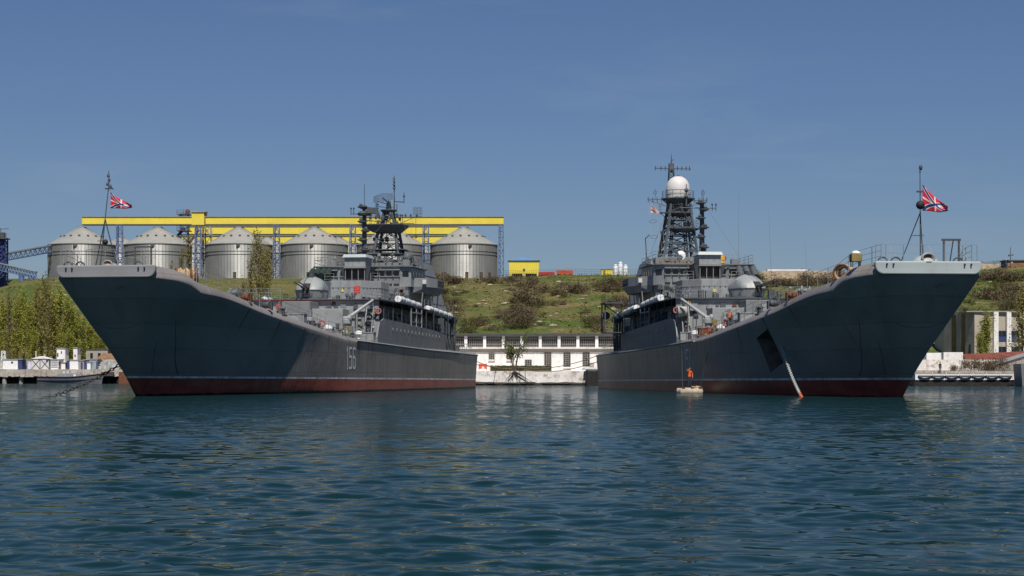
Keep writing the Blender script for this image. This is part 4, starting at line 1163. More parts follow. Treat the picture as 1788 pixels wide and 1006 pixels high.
        b = MB(); b.box(83, 91, -2.6, 2.6, 11.1, 14.8); b.build('mast_house', pt, T, bevel=.03)
        b = MB()
        c0 = rect(S, 0, 2.0, 1.95, 14.8); c1 = rect(S, -.1, 1.0, 1.05, 21.0)
        for p, q in zip(c0, c1): b.bar(p, q, .16, 6)
        lattice(b, c0, c1, .11, 7, .075)
        c2 = rect(S, 0, 1.0, .95, 14.8); c3 = rect(S, -.1, .55, .6, 20.9); lattice(b, c2, c3, .07, 7, .05)
        mm = b.build('lattice_mast', M['mast'], T)
        b = MB(); b.lathe([(1.0, -.3), (1.75, .0), (1.75, .1)], 8, (S - .9, -.55, 18.1)); rail_run(b, [(S - .9 + 1.6 * cos(a), -.55 + 1.6 * sin(a), 18.2) for a in [k * pi / 4 for k in range(9)]], .85, r=.018)
        b.build('mast_platform', M['mast'], mm)
        b = MB(); b.lathe([(.9, -.35), (1.5, 0), (1.5, .1)], 8, (S - .3, -.2, 19.9)); b.box(S - .8, S + .3, 1.0, 2.1, 19.95, 20.05); b.bar((S, 1.1, 19.2), (S, 2.0, 19.95), .05, 4)
        rail_run(b, [(S - .3 + 1.4 * cos(a), -.2 + 1.4 * sin(a), 20.0) for a in [k * pi / 4 for k in range(9)]], .85, r=.018); rail_run(b, [(S - .8, 1.0, 20.05), (S - .8, 2.1, 20.05), (S + .3, 2.1, 20.05)], .9, r=.018)
        b.build('mast_platform', M['mast'], mm)
        b = MB(); b.lathe([(1.0, -.2), (1.05, .3), (1.75, .95), (1.85, 1.05), (1.85, 1.15)], 12, (S, 0, 20.5)); rail_run(b, [(S + 1.8 * cos(a), 1.8 * sin(a), 21.65) for a in [k * pi / 6 for k in range(13)]], .8, r=.016)
        b.build('radome_base', M['mast'], mm)
        b = MB(); b.lathe([(1.3, 0), (1.36, .5), (1.36, 1.15), (1.28, 1.6), (1.1, 2.0), (.82, 2.3), (.45, 2.5), (.02, 2.56)], 28, (S, 0, 21.6))
        rd = b.build('radome', M['offwhite'], mm, smooth='auto')
        b = MB(); b.torus((S, 0, 22.1), 1.365, .02, (0, 0, 1), 28, 4); b.torus((S, 0, 22.55), 1.365, .02, (0, 0, 1), 28, 4); b.build('radome_band', M['rail'], rd)
        b = MB(); c0 = rect(S + 2.0, .45, .4, .4, 21.0); c1 = rect(S + 2.0, .4, .25, .25, 25.3); lattice(b, c0, c1, .06, 8, .035); b.bar((S + 2, .4, 25.2), (S + 2, .4, 26.9), .12, 6, .03)
        b.ball((S + 2, .4, 25.1), .38, 8, 6); b.box(S + 1.8, S + 2.2, .1, .7, 25.3, 25.8)
        b.bar((S + 2, .4, 26.0), (S + 2, .1, 26.3), .04, 4)
        b.build('topmast', M['mast'], mm)
        b = MB(); b.bar((S + 2, 2.3, 25.25), (S + 2, -1.9, 25.2), .05, 5)
        for yy in (2.25, 1.6, 1.1, -.3, -.8, -1.3, -1.7): b.bar((S + 2, yy, 25.0), (S + 2, yy, 25.5), .06, 5)
        b.build('yardarm', M['mast'], mm)
        b = MB()
        b.beam((S, 1.2, 21.5), (S, 3.5, 21.5), .07); b.beam((S, 1.1, 20.7), (S, 3.3, 21.4), .05); b.beam((S, -1.2, 21.4), (S, -3.4, 21.5), .07); b.beam((S, -1.1, 20.6), (S, -3.2, 21.4), .05)
        for yy in (3.4, 2.9, 2.4, 1.9, -1.9, -2.4, -2.9, -3.3):
            b.bar((S, yy, 21.2), (S, yy, 21.75), .05, 5); b.bar((S, yy, 21.5), (S, yy * .95, 20.95), .025, 4)
        for yy in (2.6, -2.9):
            b.torus((S, yy, 22.3), .2, .025, (1, 0, 0), 10, 4); b.bar((S, yy, 21.5), (S, yy, 22.7), .03, 4)
        b.bar((S - 1, -.7, 21), (S - 1.9, -.6, 21.6), .1, 5); b.bar((S - 1.9, -.6, 20.6), (S - 1.9, -.6, 23.1), .1, 6, .05); b.ball((S - 1.9, -.6, 22.4), .24, 8, 6); b.ball((S - 1.9, -.6, 21.7), .2, 8, 6)
        b.build('yardarm', M['mast'], mm)
        # wire cage aerials and signal halyards on the visible side
        b = MB()
        for dy in (0, .9): b.bar((S - 1, 3.5 - dy * .9, 21.4), (S - 4, 3.7 - dy, 14.2), .014, 4)
        b.bar((S - 1, 2.4, 21.4), (S - 3, 2.3, 13.8), .014, 4); b.bar((S, 2.0, 21.4), (S - 3, 1.9, 13.8), .014, 4)
        for t in (.35, .6, .85): c = Vector((S - 1 - 3 * t, 3.2, 21.4 - 7.2 * t)); b.torus(c, .42, .022, (.4, 0, 1), 14, 4)
        b.build('cage_aerial', M['wire'], mm)
        b = MB()
        for z in (17.6, 16.2, 14.7): b.box(S - 2.2, S - 1.95, 2.1, 2.35, z - .15, z + .18)
        b.build('signal_shape', M['black'], mm)
        b = MB(); b.bar((80, v * 4.7, 13.3), (80, v * 4.9, 16.6), .06, 5); b.bar((80, v * 4.9, 16.6), (79.5, v * 4.5, 17.0), .05, 5); b.bar((80, v * 4.9, 15), (80, v * 4.2, 13.4), .035, 4)
        b.build('aerial_post', M['mast'], T)
    # ------------- funnel
    b = MB(); f0 = [(86.5, 1.2), (97, 1.2), (97, 4.6), (86.5, 4.6)]
    b.hexa([(86, -4.6, 8.2), (98, -4.6, 8.2), (98, 4.6, 8.2), (86, 4.6, 8.2)], [(88.5, -2.9, 14.7), (96, -2.9, 14.7), (96, 2.9, 14.7), (88.5, 2.9, 14.7)])
    fu = b.build('funnel', pt, T, bevel=.08)
    b = MB(); b.hexa(rect(92.2, 0, 3.6, 2.8, 14.7), rect(92.2, 0, 3.3, 2.5, 15.0)); b.build('funnel_cap', M['dkgrey'], fu)
    b = MB()
    for k in range(5):
        for z in (10.2, 11.4): b.box(87 + k * 1.8, 87.9 + k * 1.8, -4.3, 4.3, z, z + .5) if False else None
    for z in (9.9, 11.6, 13.2):
        yw = 4.6 - (z - 8.2) * 1.7 / 6.5
        b.box(86.9 + (z - 8.2) * .35, 97.3 - (z - 8.2) * .28, -yw - .04, yw + .04, z, z + .08)
    b.build('funnel_band', M['mast'], fu)
    # ------------- stern: low house, boat, stern gun and winches
    b = MB(); b.box(88, 97, -5.0, 5.0, 4.2, 8.2); b.build('after_deckhouse', pt, T, bevel=.04)
    b = MB(); b.lathe([(.05, -1.9), (.4, -1.5), (.5, 0), (.45, 1.5), (.1, 1.9)], 12, (88.5, v * 6.7, 8.0), (1, 0, 0)); bo = b.build('covered_boat', M['dkgrey'], T, smooth=True)
    b = MB()
    for s in (87.6, 89.6): b.beam((s, v * 6.9, 4.3), (s, v * 6.9, 8.6), .15); b.beam((s, v * 6.9, 8.6), (s, v * 5.4, 8.9), .12)
    b.build('boat_davit', M['mast'], bo)
    for k in range(12):
        s = rnd.uniform(97.5, 105.5); y = rnd.uniform(-5.2, 5.4)
        lump(s, y, rnd.choice(('winch_drum', 'vent_cowl', 'bollard', 'deck_locker', 'winch_drum')), M['mast'])
    b = MB(); b.beam((99, v * 4.6, 4.3), (99, v * 4.6, 6.6), .2); b.beam((99, v * 4.6, 6.5), (103, v * 5.2, 7.5), .16); b.beam((99, v * 4.6, 5.2), (101, v * 4.9, 6.95), .1)
    b.build('stern_crane', M['mast'] if Lft else mat('blue_crane_paint', (.05, .12, .2), .5), T)
    # whip aerials
    if not Lft:
        b = MB(); b.bar((60, -4.6, 8.9), (60, -4.2, 18.0), .02, 5, .006); b.build('whip_aerial', M['wire'], T)
        b = MB(); b.bar((52, -6.2, 8.9), (52, -5.9, 14.5), .02, 5, .006); b.build('whip_aerial', M['wire'], T)
        b = MB(); b.bar((76, -4.6, 13.4), (76, -4.6, 22.0), .02, 5, .006); b.build('whip_aerial', M['wire'], T)
    else:
        b = MB(); b.bar((75, 3.6, 13.4), (75, 3.7, 18.2), .02, 5, .006); b.build('whip_aerial', M['wire'], T)
    # pale bar painting the lit deck edge, bow door seams, rust runs
    def hull_strip(sz, wd0, wd1, sgn, b, off=.012):
        n = len(sz)
        for i in range(n - 1):
            (s0, z0_), (s1, z1_) = sz[i], sz[i + 1]
            w0 = wd0 + (wd1 - wd0) * i / (n - 1); w1 = wd0 + (wd1 - wd0) * (i + 1) / (n - 1)
            Lq = sqrt((s1 - s0) ** 2 + (z1_ - z0_) ** 2); ds, dz = -(z1_ - z0_) / Lq, (s1 - s0) / Lq
            q = []
            for s_, z_, w_, k_ in ((s0, z0_, w0, 1), (s0, z0_, w0, -1), (s1, z1_, w1, -1), (s1, z1_, w1, 1)):
                ss, zz = s_ + ds * w_ * k_ / 2, z_ + dz * w_ * k_ / 2
                q.append((ss, sgn * (hb(ss, zz) + off), zz))
            b.add(q, [(0, 1, 2, 3)])
    for sgn in (1, -1):
        b = MB()
        sl = [38.6 + 2.28 * i for i in range(31)]
        b.tube([(s_, sgn * (hb(s_, zd(s_) - kh(s_)) + .02), zd(s_) - kh(s_) + .1) for s_ in sl], .095, 6)
        b.build('edge_bar', pt2, hull)  # pale bar added along the deck edge as its painted highlight
        b = MB(); hull_strip([(sfront(z_) + 1.9 + .06 * z_, z_) for z_ in [1.7 + .45 * i for i in range(15)]], .05, .05, sgn, b); b.build('bow_door_seam', M['dkgrey'], hull)
        b = MB(); hull_strip([(sfront(z_) + 5.6 - .25 * z_ + .12 * sin(z_ * 2), z_) for z_ in [1.6 + .4 * i for i in range(11)]], .10, .04, sgn, b)
        for k in range(13):
            s_ = 9 + 7.3 * k + rnd.uniform(-2, 2); zt_ = zd(s_) - kh(s_) - .05; L_ = rnd.uniform(.7, 2.4)
            hull_strip([(s_, zt_ - L_ * i / 5) for i in range(6)], rnd.uniform(.10, .22), .03, sgn, b, .008)
        b.build('rust_run', mat('rust_run_stain', (.10, .068, .05), .7, 0, .3, 3) if sgn > 0 else bpy.data.materials['rust_run_stain'], hull)
    b = MB()
    b.lathe([(.16, -.35), (.1, -.3), (.1, .3), (.16, .35)], 10, (38.3, v * (hb(38.3, 4.9) - .2), 5.1), (1, 0, 0)); b.build('roller_fairlead', M['dkgrey'], T)
    # hull number
    if Lft: hull_number(T, '156', 35.2, 2.12, v, 1.08, 1.95, mat('white_number_paint', (.9, .9, .89), .7, 0, .03, 2), .205)
    else: hull_number(T, '151', 44.2, 2.1, v, .95, 1.9, mat('faded_number_paint', (.88, .88, .87)), .19, dirn=-1)
    return T

shipL = ship('landing_ship', (-27.8, 147, 0), R(90 - 9.2), -1, 'L', 'grey landing ship with white number 156 and an open lattice radar mast')
shipR = ship('landing_ship', (27.4, 140, -.12), R(90 + 5.7), 1, 'R', 'grey landing ship with white ball radome on its mast and anchor pocket in the bow')
def S2W(k, s, y, z):
    o, rz = ((-27.8, 147, 0), R(80.8)) if k == 'L' else ((27.4, 140, -.12), R(95.7))
    return Vector((o[0] + cos(rz) * s - sin(rz) * y, o[1] + sin(rz) * s + cos(rz) * y, o[2] + z))

# ------------------------------------------------------------------ flags
def flag_mat(name, red):
    m, t, b = new_mat(name)
    uv = N(t, 'ShaderNodeUVMap')
    sep = N(t, 'ShaderNodeSeparateXYZ'); t.links.new(uv.outputs[0], sep.inputs[0])
    x, y = sep.outputs['X'], sep.outputs['Y']
    A = lambda e: math_(t, 'ABSOLUTE', e)
    d1 = math_(t, 'MINIMUM', A(math_(t, 'SUBTRACT', x, y)), A(math_(t, 'SUBTRACT', math_(t, 'ADD', x, y), 1)))
    cr = math_(t, 'MINIMUM', math_(t, 'MULTIPLY', A(math_(t, 'SUBTRACT', x, .5)), 1.0), math_(t, 'MULTIPLY', A(math_(t, 'SUBTRACT', y, .5)), .8))
    c = mixc(t, math_(t, 'LESS_THAN', cr, .03), red, (.7, .68, .66))
    c = mixc(t, math_(t, 'LESS_THAN', d1, .115), c, (.7, .68, .66))
    c = mixc(t, math_(t, 'LESS_THAN', d1, .08), c, (.03, .045, .16))
    t.links.new(c, b.inputs['Base Color']); b.inputs['Roughness'].default_value = .85
    b.inputs['Specular IOR Level'].default_value = .1
    return m
FM = flag_mat('naval_jack_cloth', (.62, .03, .05))
def make_flag(o, hoist, fly_pt, fold, m, label, name='flag', right=Vector((1, 0, 0))):
    """cloth hanging from its hoist, the fly drooping to a point"""
    top = Vector(o); bot = top - Vector((0, 0, hoist)); fly = Vector(fly_pt)
    nu, nv = 22, 14
    V, uvs = [], []
    for i in range(nu + 1):
        u = i / nu
        for j in range(nv + 1):
            vv = j / nv
            hp = bot.lerp(top, vv)
            tgt = fly + Vector((-.03 * vv, 0, .34 * hoist * vv * .5))
            p = hp.lerp(tgt, u ** 1.0)
            p.z += -.10 * hoist * sin(pi * u) * (.3 + .2 * vv) + (.02 * hoist) * sin(u * 7 + vv * 3)
            p.y += fold * sin(u * 9 + vv * 2.2) * (.25 + u) + fold * .8 * sin(vv * 6 + u * 4) * u
            V.append(p); uvs.append((u, vv))
    fs = [(i * (nv + 1) + j, (i + 1) * (nv + 1) + j, (i + 1) * (nv + 1) + j + 1, i * (nv + 1) + j + 1) for i in range(nu) for j in range(nv)]
    me = bpy.data.meshes.new(name); me.from_pydata([tuple(p) for p in V], [], fs)
    ul = me.uv_layers.new(name='UVMap')
    for l in me.loops: ul.data[l.index].uv = uvs[l.vertex_index]
    me.materials.append(m)
    me.polygons.foreach_set('use_smooth', [True] * len(me.polygons))
    ob = bpy.data.objects.new(name, me); COL.objects.link(ob)
    sd_ = ob.modifiers.new('solid', 'SOLIDIFY'); sd_.thickness = .012
    tag(ob, label, 'flag')
    return ob
YL = 142.5
make_flag(P(193, 336, YL), 28 * YL / F, P(231, 363, YL), .1, FM, 'red jack with blue saltire flying below the lamp on the ship 156 jackstaff')
YR = 136
make_flag(P(1611, 322, YR), 46 * YR / F, P(1655, 369, YR), .12, FM, 'larger red jack with blue saltire behind the black ball on the right bow')
PENN = mat('pale_pennant_cloth', (.6, .55, .5), .9); PRED = mat('red_pennant_cloth', (.6, .08, .06), .9)
def pennant(name, a, b_, c, d, mats, label):
    b = MB(); a, b_, c, d = map(Vector, (a, b_, c, d))
    for k in range(8):
        b.cur = 1 if k in (2, 3, 6) else 0
        t0, t1 = k / 8, (k + 1) / 8
        n = 6
        for i in range(n):
            u0, u1 = i / n, (i + 1) / n
            f = lambda u, t: a.lerp(b_, t).lerp(d.lerp(c, t), u) + Vector((0, .12 * sin(u * 6 + t * 2), .04 * sin(u * 8)))
            b.add([f(u0, t0), f(u1, t0), f(u1, t1), f(u0, t1)], [(0, 1, 2, 3)])
    o = b.build(name, mats); s_ = o.modifiers.new('solid', 'SOLIDIFY'); s_.thickness = .02
    tag(o, label, 'flag')
YM = 226
pennant('signal_flag', P(1136, 372, YM), P(1137, 357, YM), P(1151, 371, YM), P(1150, 373, YM), [PENN, PRED], 'small pale striped flag hanging under the yard left of the radome')
pennant('red_pennant', P(1182, 309, YM + 2.2), P(1182, 306, YM + 2.2), P(1194, 309, YM + 2.2), P(1193, 314, YM + 2.2), [PRED, PRED], 'small plain red pennant caught on top of the white radome')

# ------------------------------------------------------------------ anchor chains, mooring ropes
def chain(name, a, b_, link, m, label, mend=None, nend=0):
    a, b_ = Vector(a), Vector(b_); d = (b_ - a); L = d.length; d.normalize()
    n = int(L / (link * .82)); u = d.orthogonal().normalized(); w_ = d.cross(u)
    T = MB(); E_ = MB()
    for i in range(n):
        c = a.lerp(b_, (i + .5) / n) - Vector((0, 0, .35 * sin(pi * (i + .5) / n)))
        (E_ if i >= n - nend else T).torus(c, link * .25, link * .085, u if i % 2 else w_, 10, 5, (d, 1.95))
    o = T.build(name, m, smooth=True); tag(o, label, 'chain')
    if nend: E_.build('chain_end', mend, o, smooth=True)
    return o
Yc = 1.5 * F / 37.5
chain('anchor_chain', S2W('R', 15.7, hb(15.7, 4.2) - .5, 4.2), Vector((PX(1401, Yc), Yc, -.1)), .38, M['chain'], 'pale anchor chain running from the bow pocket into the water', mat('red_chain_end', (.6, .16, .08), .6, 0, .3, 6), 6)
Yc = 1.5 * F / 34
chain('anchor_chain', S2W('L', 16, hb(16, 3.6) - .4, 3.6), Vector((PX(93, Yc), Yc, -.1)), .5, M['dkchain'], 'dark weedy anchor chain slanting into the water left of ship 156')
def rope(a, b_, sag, label, r=.05, grp=None, m=None):
    a, b_ = Vector(a), Vector(b_)
    pts = [a.lerp(b_, i / 14) - Vector((0, 0, sag * 4 * (i / 14) * (1 - i / 14))) for i in range(15)]
    b = MB(); b.tube(pts, r, 5); o = b.build('mooring_rope', m or M['tan']); tag(o, label, 'rope', grp)
rope(S2W('L', 106.5, -4, 4.6), P(893, 643, 312), .7, 'mooring rope from the stern of ship 156 down to the quay')
rope(S2W('L', 106.8, -2, 4.4), P(868, 640, 312), .5, 'shorter mooring rope beside the stern of ship 156')
rope(S2W('R', 106.5, 4.4, 4.9), P(905, 641, 312), 1.0, 'upper mooring rope from the right stern across the white wall')
rope(S2W('R', 106.8, 4.6, 4.0), P(915, 646, 312), .9, 'lower mooring rope from the right stern across the white wall')

# ------------------------------------------------------------------ people
def skin_mesh(name, V, E_, Rr, mats, root=0, sub=2, pick=None):
    me = bpy.data.meshes.new(name + '_t'); me.from_pydata(V, E_, [])
    o = bpy.data.objects.new('tmp', me); COL.objects.link(o)
    sk = o.modifiers.new('skin', 'SKIN'); sb = o.modifiers.new('sub', 'SUBSURF'); sb.levels = sub; sb.render_levels = sub
    for i, r in enumerate(Rr):
        me.skin_vertices[0].data[i].radius = (r, r) if not isinstance(r, tuple) else r
        me.skin_vertices[0].data[i].use_root = (i == root)
    dg = bpy.context.evaluated_depsgraph_get(); dg.update()
    m2 = bpy.data.meshes.new_from_object(o.evaluated_get(dg)); m2.name = name
    bpy.data.objects.remove(o)
    m2.materials.clear()
    for m in mats: m2.materials.append(m)
    if pick:
        for p in m2.polygons: p.material_index = pick(p.center)
    m2.polygons.foreach_set('use_smooth', [True] * len(m2.polygons))
    return m2
def person(loc, rz, label, shirt, trousers, H=1.72, arms='down', vest=None, hat=None):
    k = H / 1.72
    J = dict(pel=(0, 0, .95), wai=(0, .01, 1.1), che=(0, .015, 1.3), nk0=(0, .0, 1.44), nk=(0, -.01, 1.5), h0=(0, -.02, 1.56), h1=(0, -.03, 1.64), h2=(0, -.02, 1.7),
             lh=(.09, 0, .9), lk=(.11, -.02, .49), la=(.12, .02, .09), lt=(.13, -.12, .04), rh=(-.09, 0, .9), rk=(-.10, -.03, .49), ra=(-.13, .02, .09), rt=(-.15, -.12, .04),
             ls=(.18, 0, 1.41), rs=(-.18, 0, 1.41))
    if arms == 'down': J.update(le=(.24, .03, 1.15), lw=(.24, -.06, .9), lf=(.23, -.09, .8), re=(-.24, .03, 1.15), rw=(-.23, -.07, .9), rf=(-.22, -.1, .8))
    elif arms == 'brow': J.update(le=(.27, -.05, 1.16), lw=(.2, -.18, .98), lf=(.17, -.23, .9), re=(-.33, -.12, 1.42), rw=(-.18, -.2, 1.6), rf=(-.1, -.17, 1.66))
    elif arms == 'front': J.update(le=(.24, -.02, 1.17), lw=(.14, -.24, 1.1), lf=(.06, -.3, 1.1), re=(-.24, -.02, 1.17), rw=(-.14, -.24, 1.08), rf=(-.06, -.3, 1.08))
    names = list(J); V = [tuple(c * k for c in J[n]) for n in names]; ix = {n: i for i, n in enumerate(names)}
    RR = dict(pel=(.15, .11), wai=(.135, .10), che=(.165, .115), nk0=(.085, .07), nk=.055, h0=.07, h1=(.08, .098), h2=(.06, .08), lh=.085, lk=.058, la=.042, lt=.036, rh=.085, rk=.058, ra=.042, rt=.036, ls=.062, rs=.062, le=.044, lw=.032, lf=.034, re=.044, rw=.032, rf=.034)
    Rr = [(RR[n][0] * k, RR[n][1] * k) if isinstance(RR[n], tuple) else RR[n] * k for n in names]
    ed = [('pel', 'wai'), ('wai', 'che'), ('che', 'nk0'), ('nk0', 'nk'), ('nk', 'h0'), ('h0', 'h1'), ('h1', 'h2'), ('pel', 'lh'), ('lh', 'lk'), ('lk', 'la'), ('la', 'lt'), ('pel', 'rh'), ('rh', 'rk'), ('rk', 'ra'), ('ra', 'rt'), ('nk0', 'ls'), ('ls', 'le'), ('le', 'lw'), ('lw', 'lf'), ('nk0', 'rs'), ('rs', 're'), ('re', 'rw'), ('rw', 'rf')]
    hands = [Vector(J['lf']) * k, Vector(J['rf']) * k, Vector(J['lw']) * k, Vector(J['rw']) * k]
    def pick(c):
        if min((c - h).length for h in hands[:2]) < .085 * k: return 0
        if c.z > 1.475 * k and abs(c.x) < .13 * k: return 0
        if c.z < .09 * k: return 3
        if c.z < .96 * k and not (abs(c.x) > .19 * k): return 2
        return 1
    me = skin_mesh('person', V, [(ix[a], ix[b_]) for a, b_ in ed], Rr, [M['skin'], shirt, trousers, M['black']], 0, 2, pick)
    o = bpy.data.objects.new('person', me); COL.objects.link(o); o.location = loc; o.rotation_euler = (0, 0, rz)
    tag(o, label, 'person')
    b = MB(); b.ball((0, .0, 1.665 * k), .098 * k, 14, 8, (.92, 1.05, .82)); b.v = [(x, y + max(0, (1.66 * k - z)) * .5, z) for x, y, z in b.v]
    b.build('hair' if not hat else 'cap', M['hair'] if not hat else hat, o, smooth=True)
    b = MB()
    for sx in (-1, 1): b.ball((sx * .032 * k, -.117 * k, 1.63 * k), .013 * k, 8, 6)
    b.build('eye', M['black'], o, smooth=True)
    b = MB(); b.hexa([(-.016 * k, -.11 * k, 1.59 * k), (.016 * k, -.11 * k, 1.59 * k), (.016 * k, -.09 * k, 1.59 * k), (-.016 * k, -.09 * k, 1.59 * k)], [(-.008 * k, -.15 * k, 1.592 * k), (.008 * k, -.15 * k, 1.592 * k), (.006 * k, -.11 * k, 1.635 * k), (-.006 * k, -.11 * k, 1.635 * k)])
    b.build('nose', M['skin'], o, smooth=True)
    b = MB()
    for side in (0, 1):
        h = Vector(J['lf' if side else 'rf']) * k; w_ = Vector(J['lw' if side else 'rw']) * k; d = (h - w_).normalized()
        sdv = d.cross(Vector((0, 1, .2))).normalized()
        for q in range(4):
            r0 = h + d * .03 * k + sdv * (q - 1.5) * .018 * k; r1 = r0 + d * (.05, .06, .055, .04)[q] * k + Vector((0, -.012, 0)); r2 = r1 + (d + Vector((0, -.6, 0))).normalized() * .03 * k
            b.bar(r0, r1, .009 * k, 6); b.bar(r1, r2, .008 * k, 6, .006 * k)
        b.bar(h - d * .02 * k + sdv * .03 * k, h + d * .03 * k + sdv * .055 * k, .011 * k, 6, .008 * k)
    b.build('fingers', M['skin'], o)
    if vest:
        b = MB()
        prof = [(.155, 1.0), (.165, 1.1), (.175, 1.25), (.19, 1.36), (.15, 1.43), (.1, 1.46)]
        b.lathe([(r * k, z * k) for r, z in prof], 18, cap=False); b.v = [(x * 1.12, y * .82 + .01, z) for x, y, z in b.v]
        vo = b.build('vest', vest, o, smooth=True)
        s_ = vo.modifiers.new('solid', 'SOLIDIFY'); s_.thickness = .02
    return o
# float against the right hull, with the man standing on it
rl = Vector((15.35, 173.0, 0))
rt = empty('work_float', rl, R(8), 'weathered canvas wrapped work float lying against the right hull', 'float')
b = MB()
for yy in (-.55, 0, .55):
    n = 10
    b.lathe([(.1, -1.05), (.3, -.98), (.36, -.7), (.33, -.35), (.37, 0), (.33, .35), (.36, .7), (.28, .95), (.1, 1.02)], 14, (0, yy, .12), (1, 0, 0))
b.build('float_log', M['canvas'], rt, smooth=True)
b = MB()
for x in (-.72, .05, .75): b.box(x - .14, x + .14, -.85, .85, .44, .5)
b.build('float_plank', M['bark'], rt)
b = MB()
for x, y, r in ((.55, -.35, .17), (.75, .2, .14), (.35, .3, .12), (.85, -.1, .11)): b.ball((x, y, .52), r, 10, 6, (1.3, 1, .6))
b.build('rope_bundle', M['tan'], rt, smooth=True)
b = MB()
for x in (-.5, .3): b.torus((x, 0, .1), .82, .04, (1, 0, 0), 18, 5)
b.v = [(x, y, max(z, -.3) if z < .47 else .49) for x, y, z in b.v]
b.build('lashing', M['tan'], rt)
person(rl + Vector((-.02, 0, .5)), R(25), 'person in orange shirt and dark trousers standing on the canvas float', M['orange'], M['jeans'], 1.66, 'brow')
rope(S2W('R', 46, 7.2, 4.8), Vector((14.75, 173.4, .5)), .05, 'dark line hanging from the right deck to the left end of the canvas float', .02, None, M['dkgrey'])
rope(S2W('R', 33, 7.1, 4.9), Vector((16.2, 172.8, .5)), .1, 'dark line hanging from the right deck to the right end of the canvas float', .02, None, M['dkgrey'])
person(S2W('R', 29.5, 6.2, zd(29.5)), R(-20), 'person in orange vest on the right ship deck behind the rail', M['dkcloth'], M['jeans'], 1.75, 'front', M['orange'])
person(S2W('R', 31.3, 6.1, zd(31.3)), R(40), 'person in dark clothes beside the orange vest on the right ship deck', M['dkcloth'], M['jeans'], 1.75, 'down')
person(S2W('L', 20.5, -5.2, zd(20.5) - .25), R(20), 'person in pale red shirt at the rail of ship 156', mat('faded_red_shirt', (.35, .1, .07), .9), M['jeans'], 1.7, 'front')

# ------------------------------------------------------------------ quay at the centre
YQ = 311.0
b = MB()
n = 90
xa, xb = PX(690, YQ), PX(1360, YQ)
fr = []
for i in range(n + 1):
    x = xa + (xb - xa) * i / n
    fr.append((x, YQ + .25 * noise.noise(Vector((x * .7, 0, 1))), PZ(648, YQ) + (-.15 if x < PX(940, YQ) and int(x) % 9 else 0) * 0))
for (p, q) in zip(fr[:-1], fr[1:]):
    b.hexa([(p[0], p[1] - .25, .35), (q[0], q[1] - .25, .35), (q[0], q[1] + 40, .35), (p[0], p[1] + 40, .35)], [p, q, (q[0], q[1] + 40, q[2]), (p[0], p[1] + 40, p[2])])
b.build('quay_wall', M['whitewash'], label='whitewashed stone quay wall between the two sterns', cat='quay wall')
b = MB()
for i in range(220):
    x = xa + (xb - xa) * (i + random.random()) / 220
    b.ball((x, YQ - .35 + random.random() * .3, .1 + random.random() * .2), .3 + random.random() * .4, 9, 6, (1.9, 1, .42))
tag(b.build('quay_footing', M['slime'], smooth=True), 'dark wet weed covered stones along the foot of the white quay wall', 'rocks', None, 'stuff')
b = MB(); b.box(PX(1023, YQ) , PX(1045, YQ), YQ - 1.6, YQ + 3, -.5, PZ(646, YQ) + .1); b.build('quay_buttress', M['slime'], label='dark rounded buttress at the right end of the white quay wall', cat='buttress', bevel=.3)
b = MB(); b.box(PX(1020, YQ), PX(1042, YQ), YQ - 1.3, YQ + 2.8, PZ(646, YQ) + .1, PZ(646, YQ) + .4); b.build('white_slab', M['white'], label='white slab lying on the dark buttress', cat='slab')
# long white workshop
YB = 322.0
T = empty('workshop', (PX(945, YB), YB, 2.3), 0, 'long white quayside workshop with dark clerestory windows', 'workshop')
def wpart(name, b, m, parent=None, **k):
    b.v = [(x - T.location.x, y - T.location.y, z - T.location.z) for x, y, z in b.v]
    return b.build(name, m, parent or T, **k)
X = lambda p: PX(p, YB)
Z = lambda q: PZ(q, YB)
x0, x1 = X(770), X(1110)
b = MB(); b.box(x0, x1, YB, YB + 14, 1.5, Z(609)); wpart('wall', b, M['whitewall'])
b = MB(); b.box(x0, x1, YB - .55, YB + 2.5, Z(609), Z(606.5)); wpart('ledge', b, M['whitewall'])
b = MB(); b.box(x0, x1, YB - .18, YB, Z(615), Z(609)); wpart('beige_band', b, M['beige'])  # beige strip along the wall just below the ledge
b = MB(); b.box(x0, x1, YB + 1.6, YB + 13, Z(606.5), Z(584)); wpart('clerestory', b, mat('clerestory_dark', (.1, .09, .08), .9))
b = MB(); b.box(x0 - .3, x1 + .3, YB + .6, YB + 14, Z(584.2), Z(582.3)); wpart('roof', b, M['dkgrey'])
b = MB(); b.box(x0, x1, YB + 1.05, YB + 1.6, Z(586.6), Z(584.2)); wpart('roof_beam', b, M['greywall'])
pil = [782, 813, 846, 879, 911, 943.5, 976.5, 1009.5, 1042.5, 1076]
for p in pil:
    b = MB(); b.box(X(p - 2.6), X(p + 2.6), YB + 1.1, YB + 1.58, Z(606.5), Z(586.6)); wpart('pillar', b, M['whitewall'])
for p, q in zip(pil[:-1], pil[1:]):
    b = MB(); b.box(X(p + 2.6), X(q - 2.6), YB + 1.45, YB + 1.55, Z(605), Z(587)); wn = wpart('window', b, M['glass'])
    b = MB()
    for k in range(9): xx = X(p + 3 + (q - p - 6) * k / 8); b.box(xx - .05, xx + .05, YB + 1.38, YB + 1.45, Z(605), Z(587))
    for q_ in (604.7, 601, 596, 591, 587.4): b.box(X(p + 2.8), X(q - 2.8), YB + 1.36, YB + 1.44, Z(q_) - .06, Z(q_) + .06)
    wpart('window_frame', b, mat('weathered_window_bars', (.22, .2, .18), .8) if p == pil[0] else bpy.data.materials['weathered_window_bars'], wn)
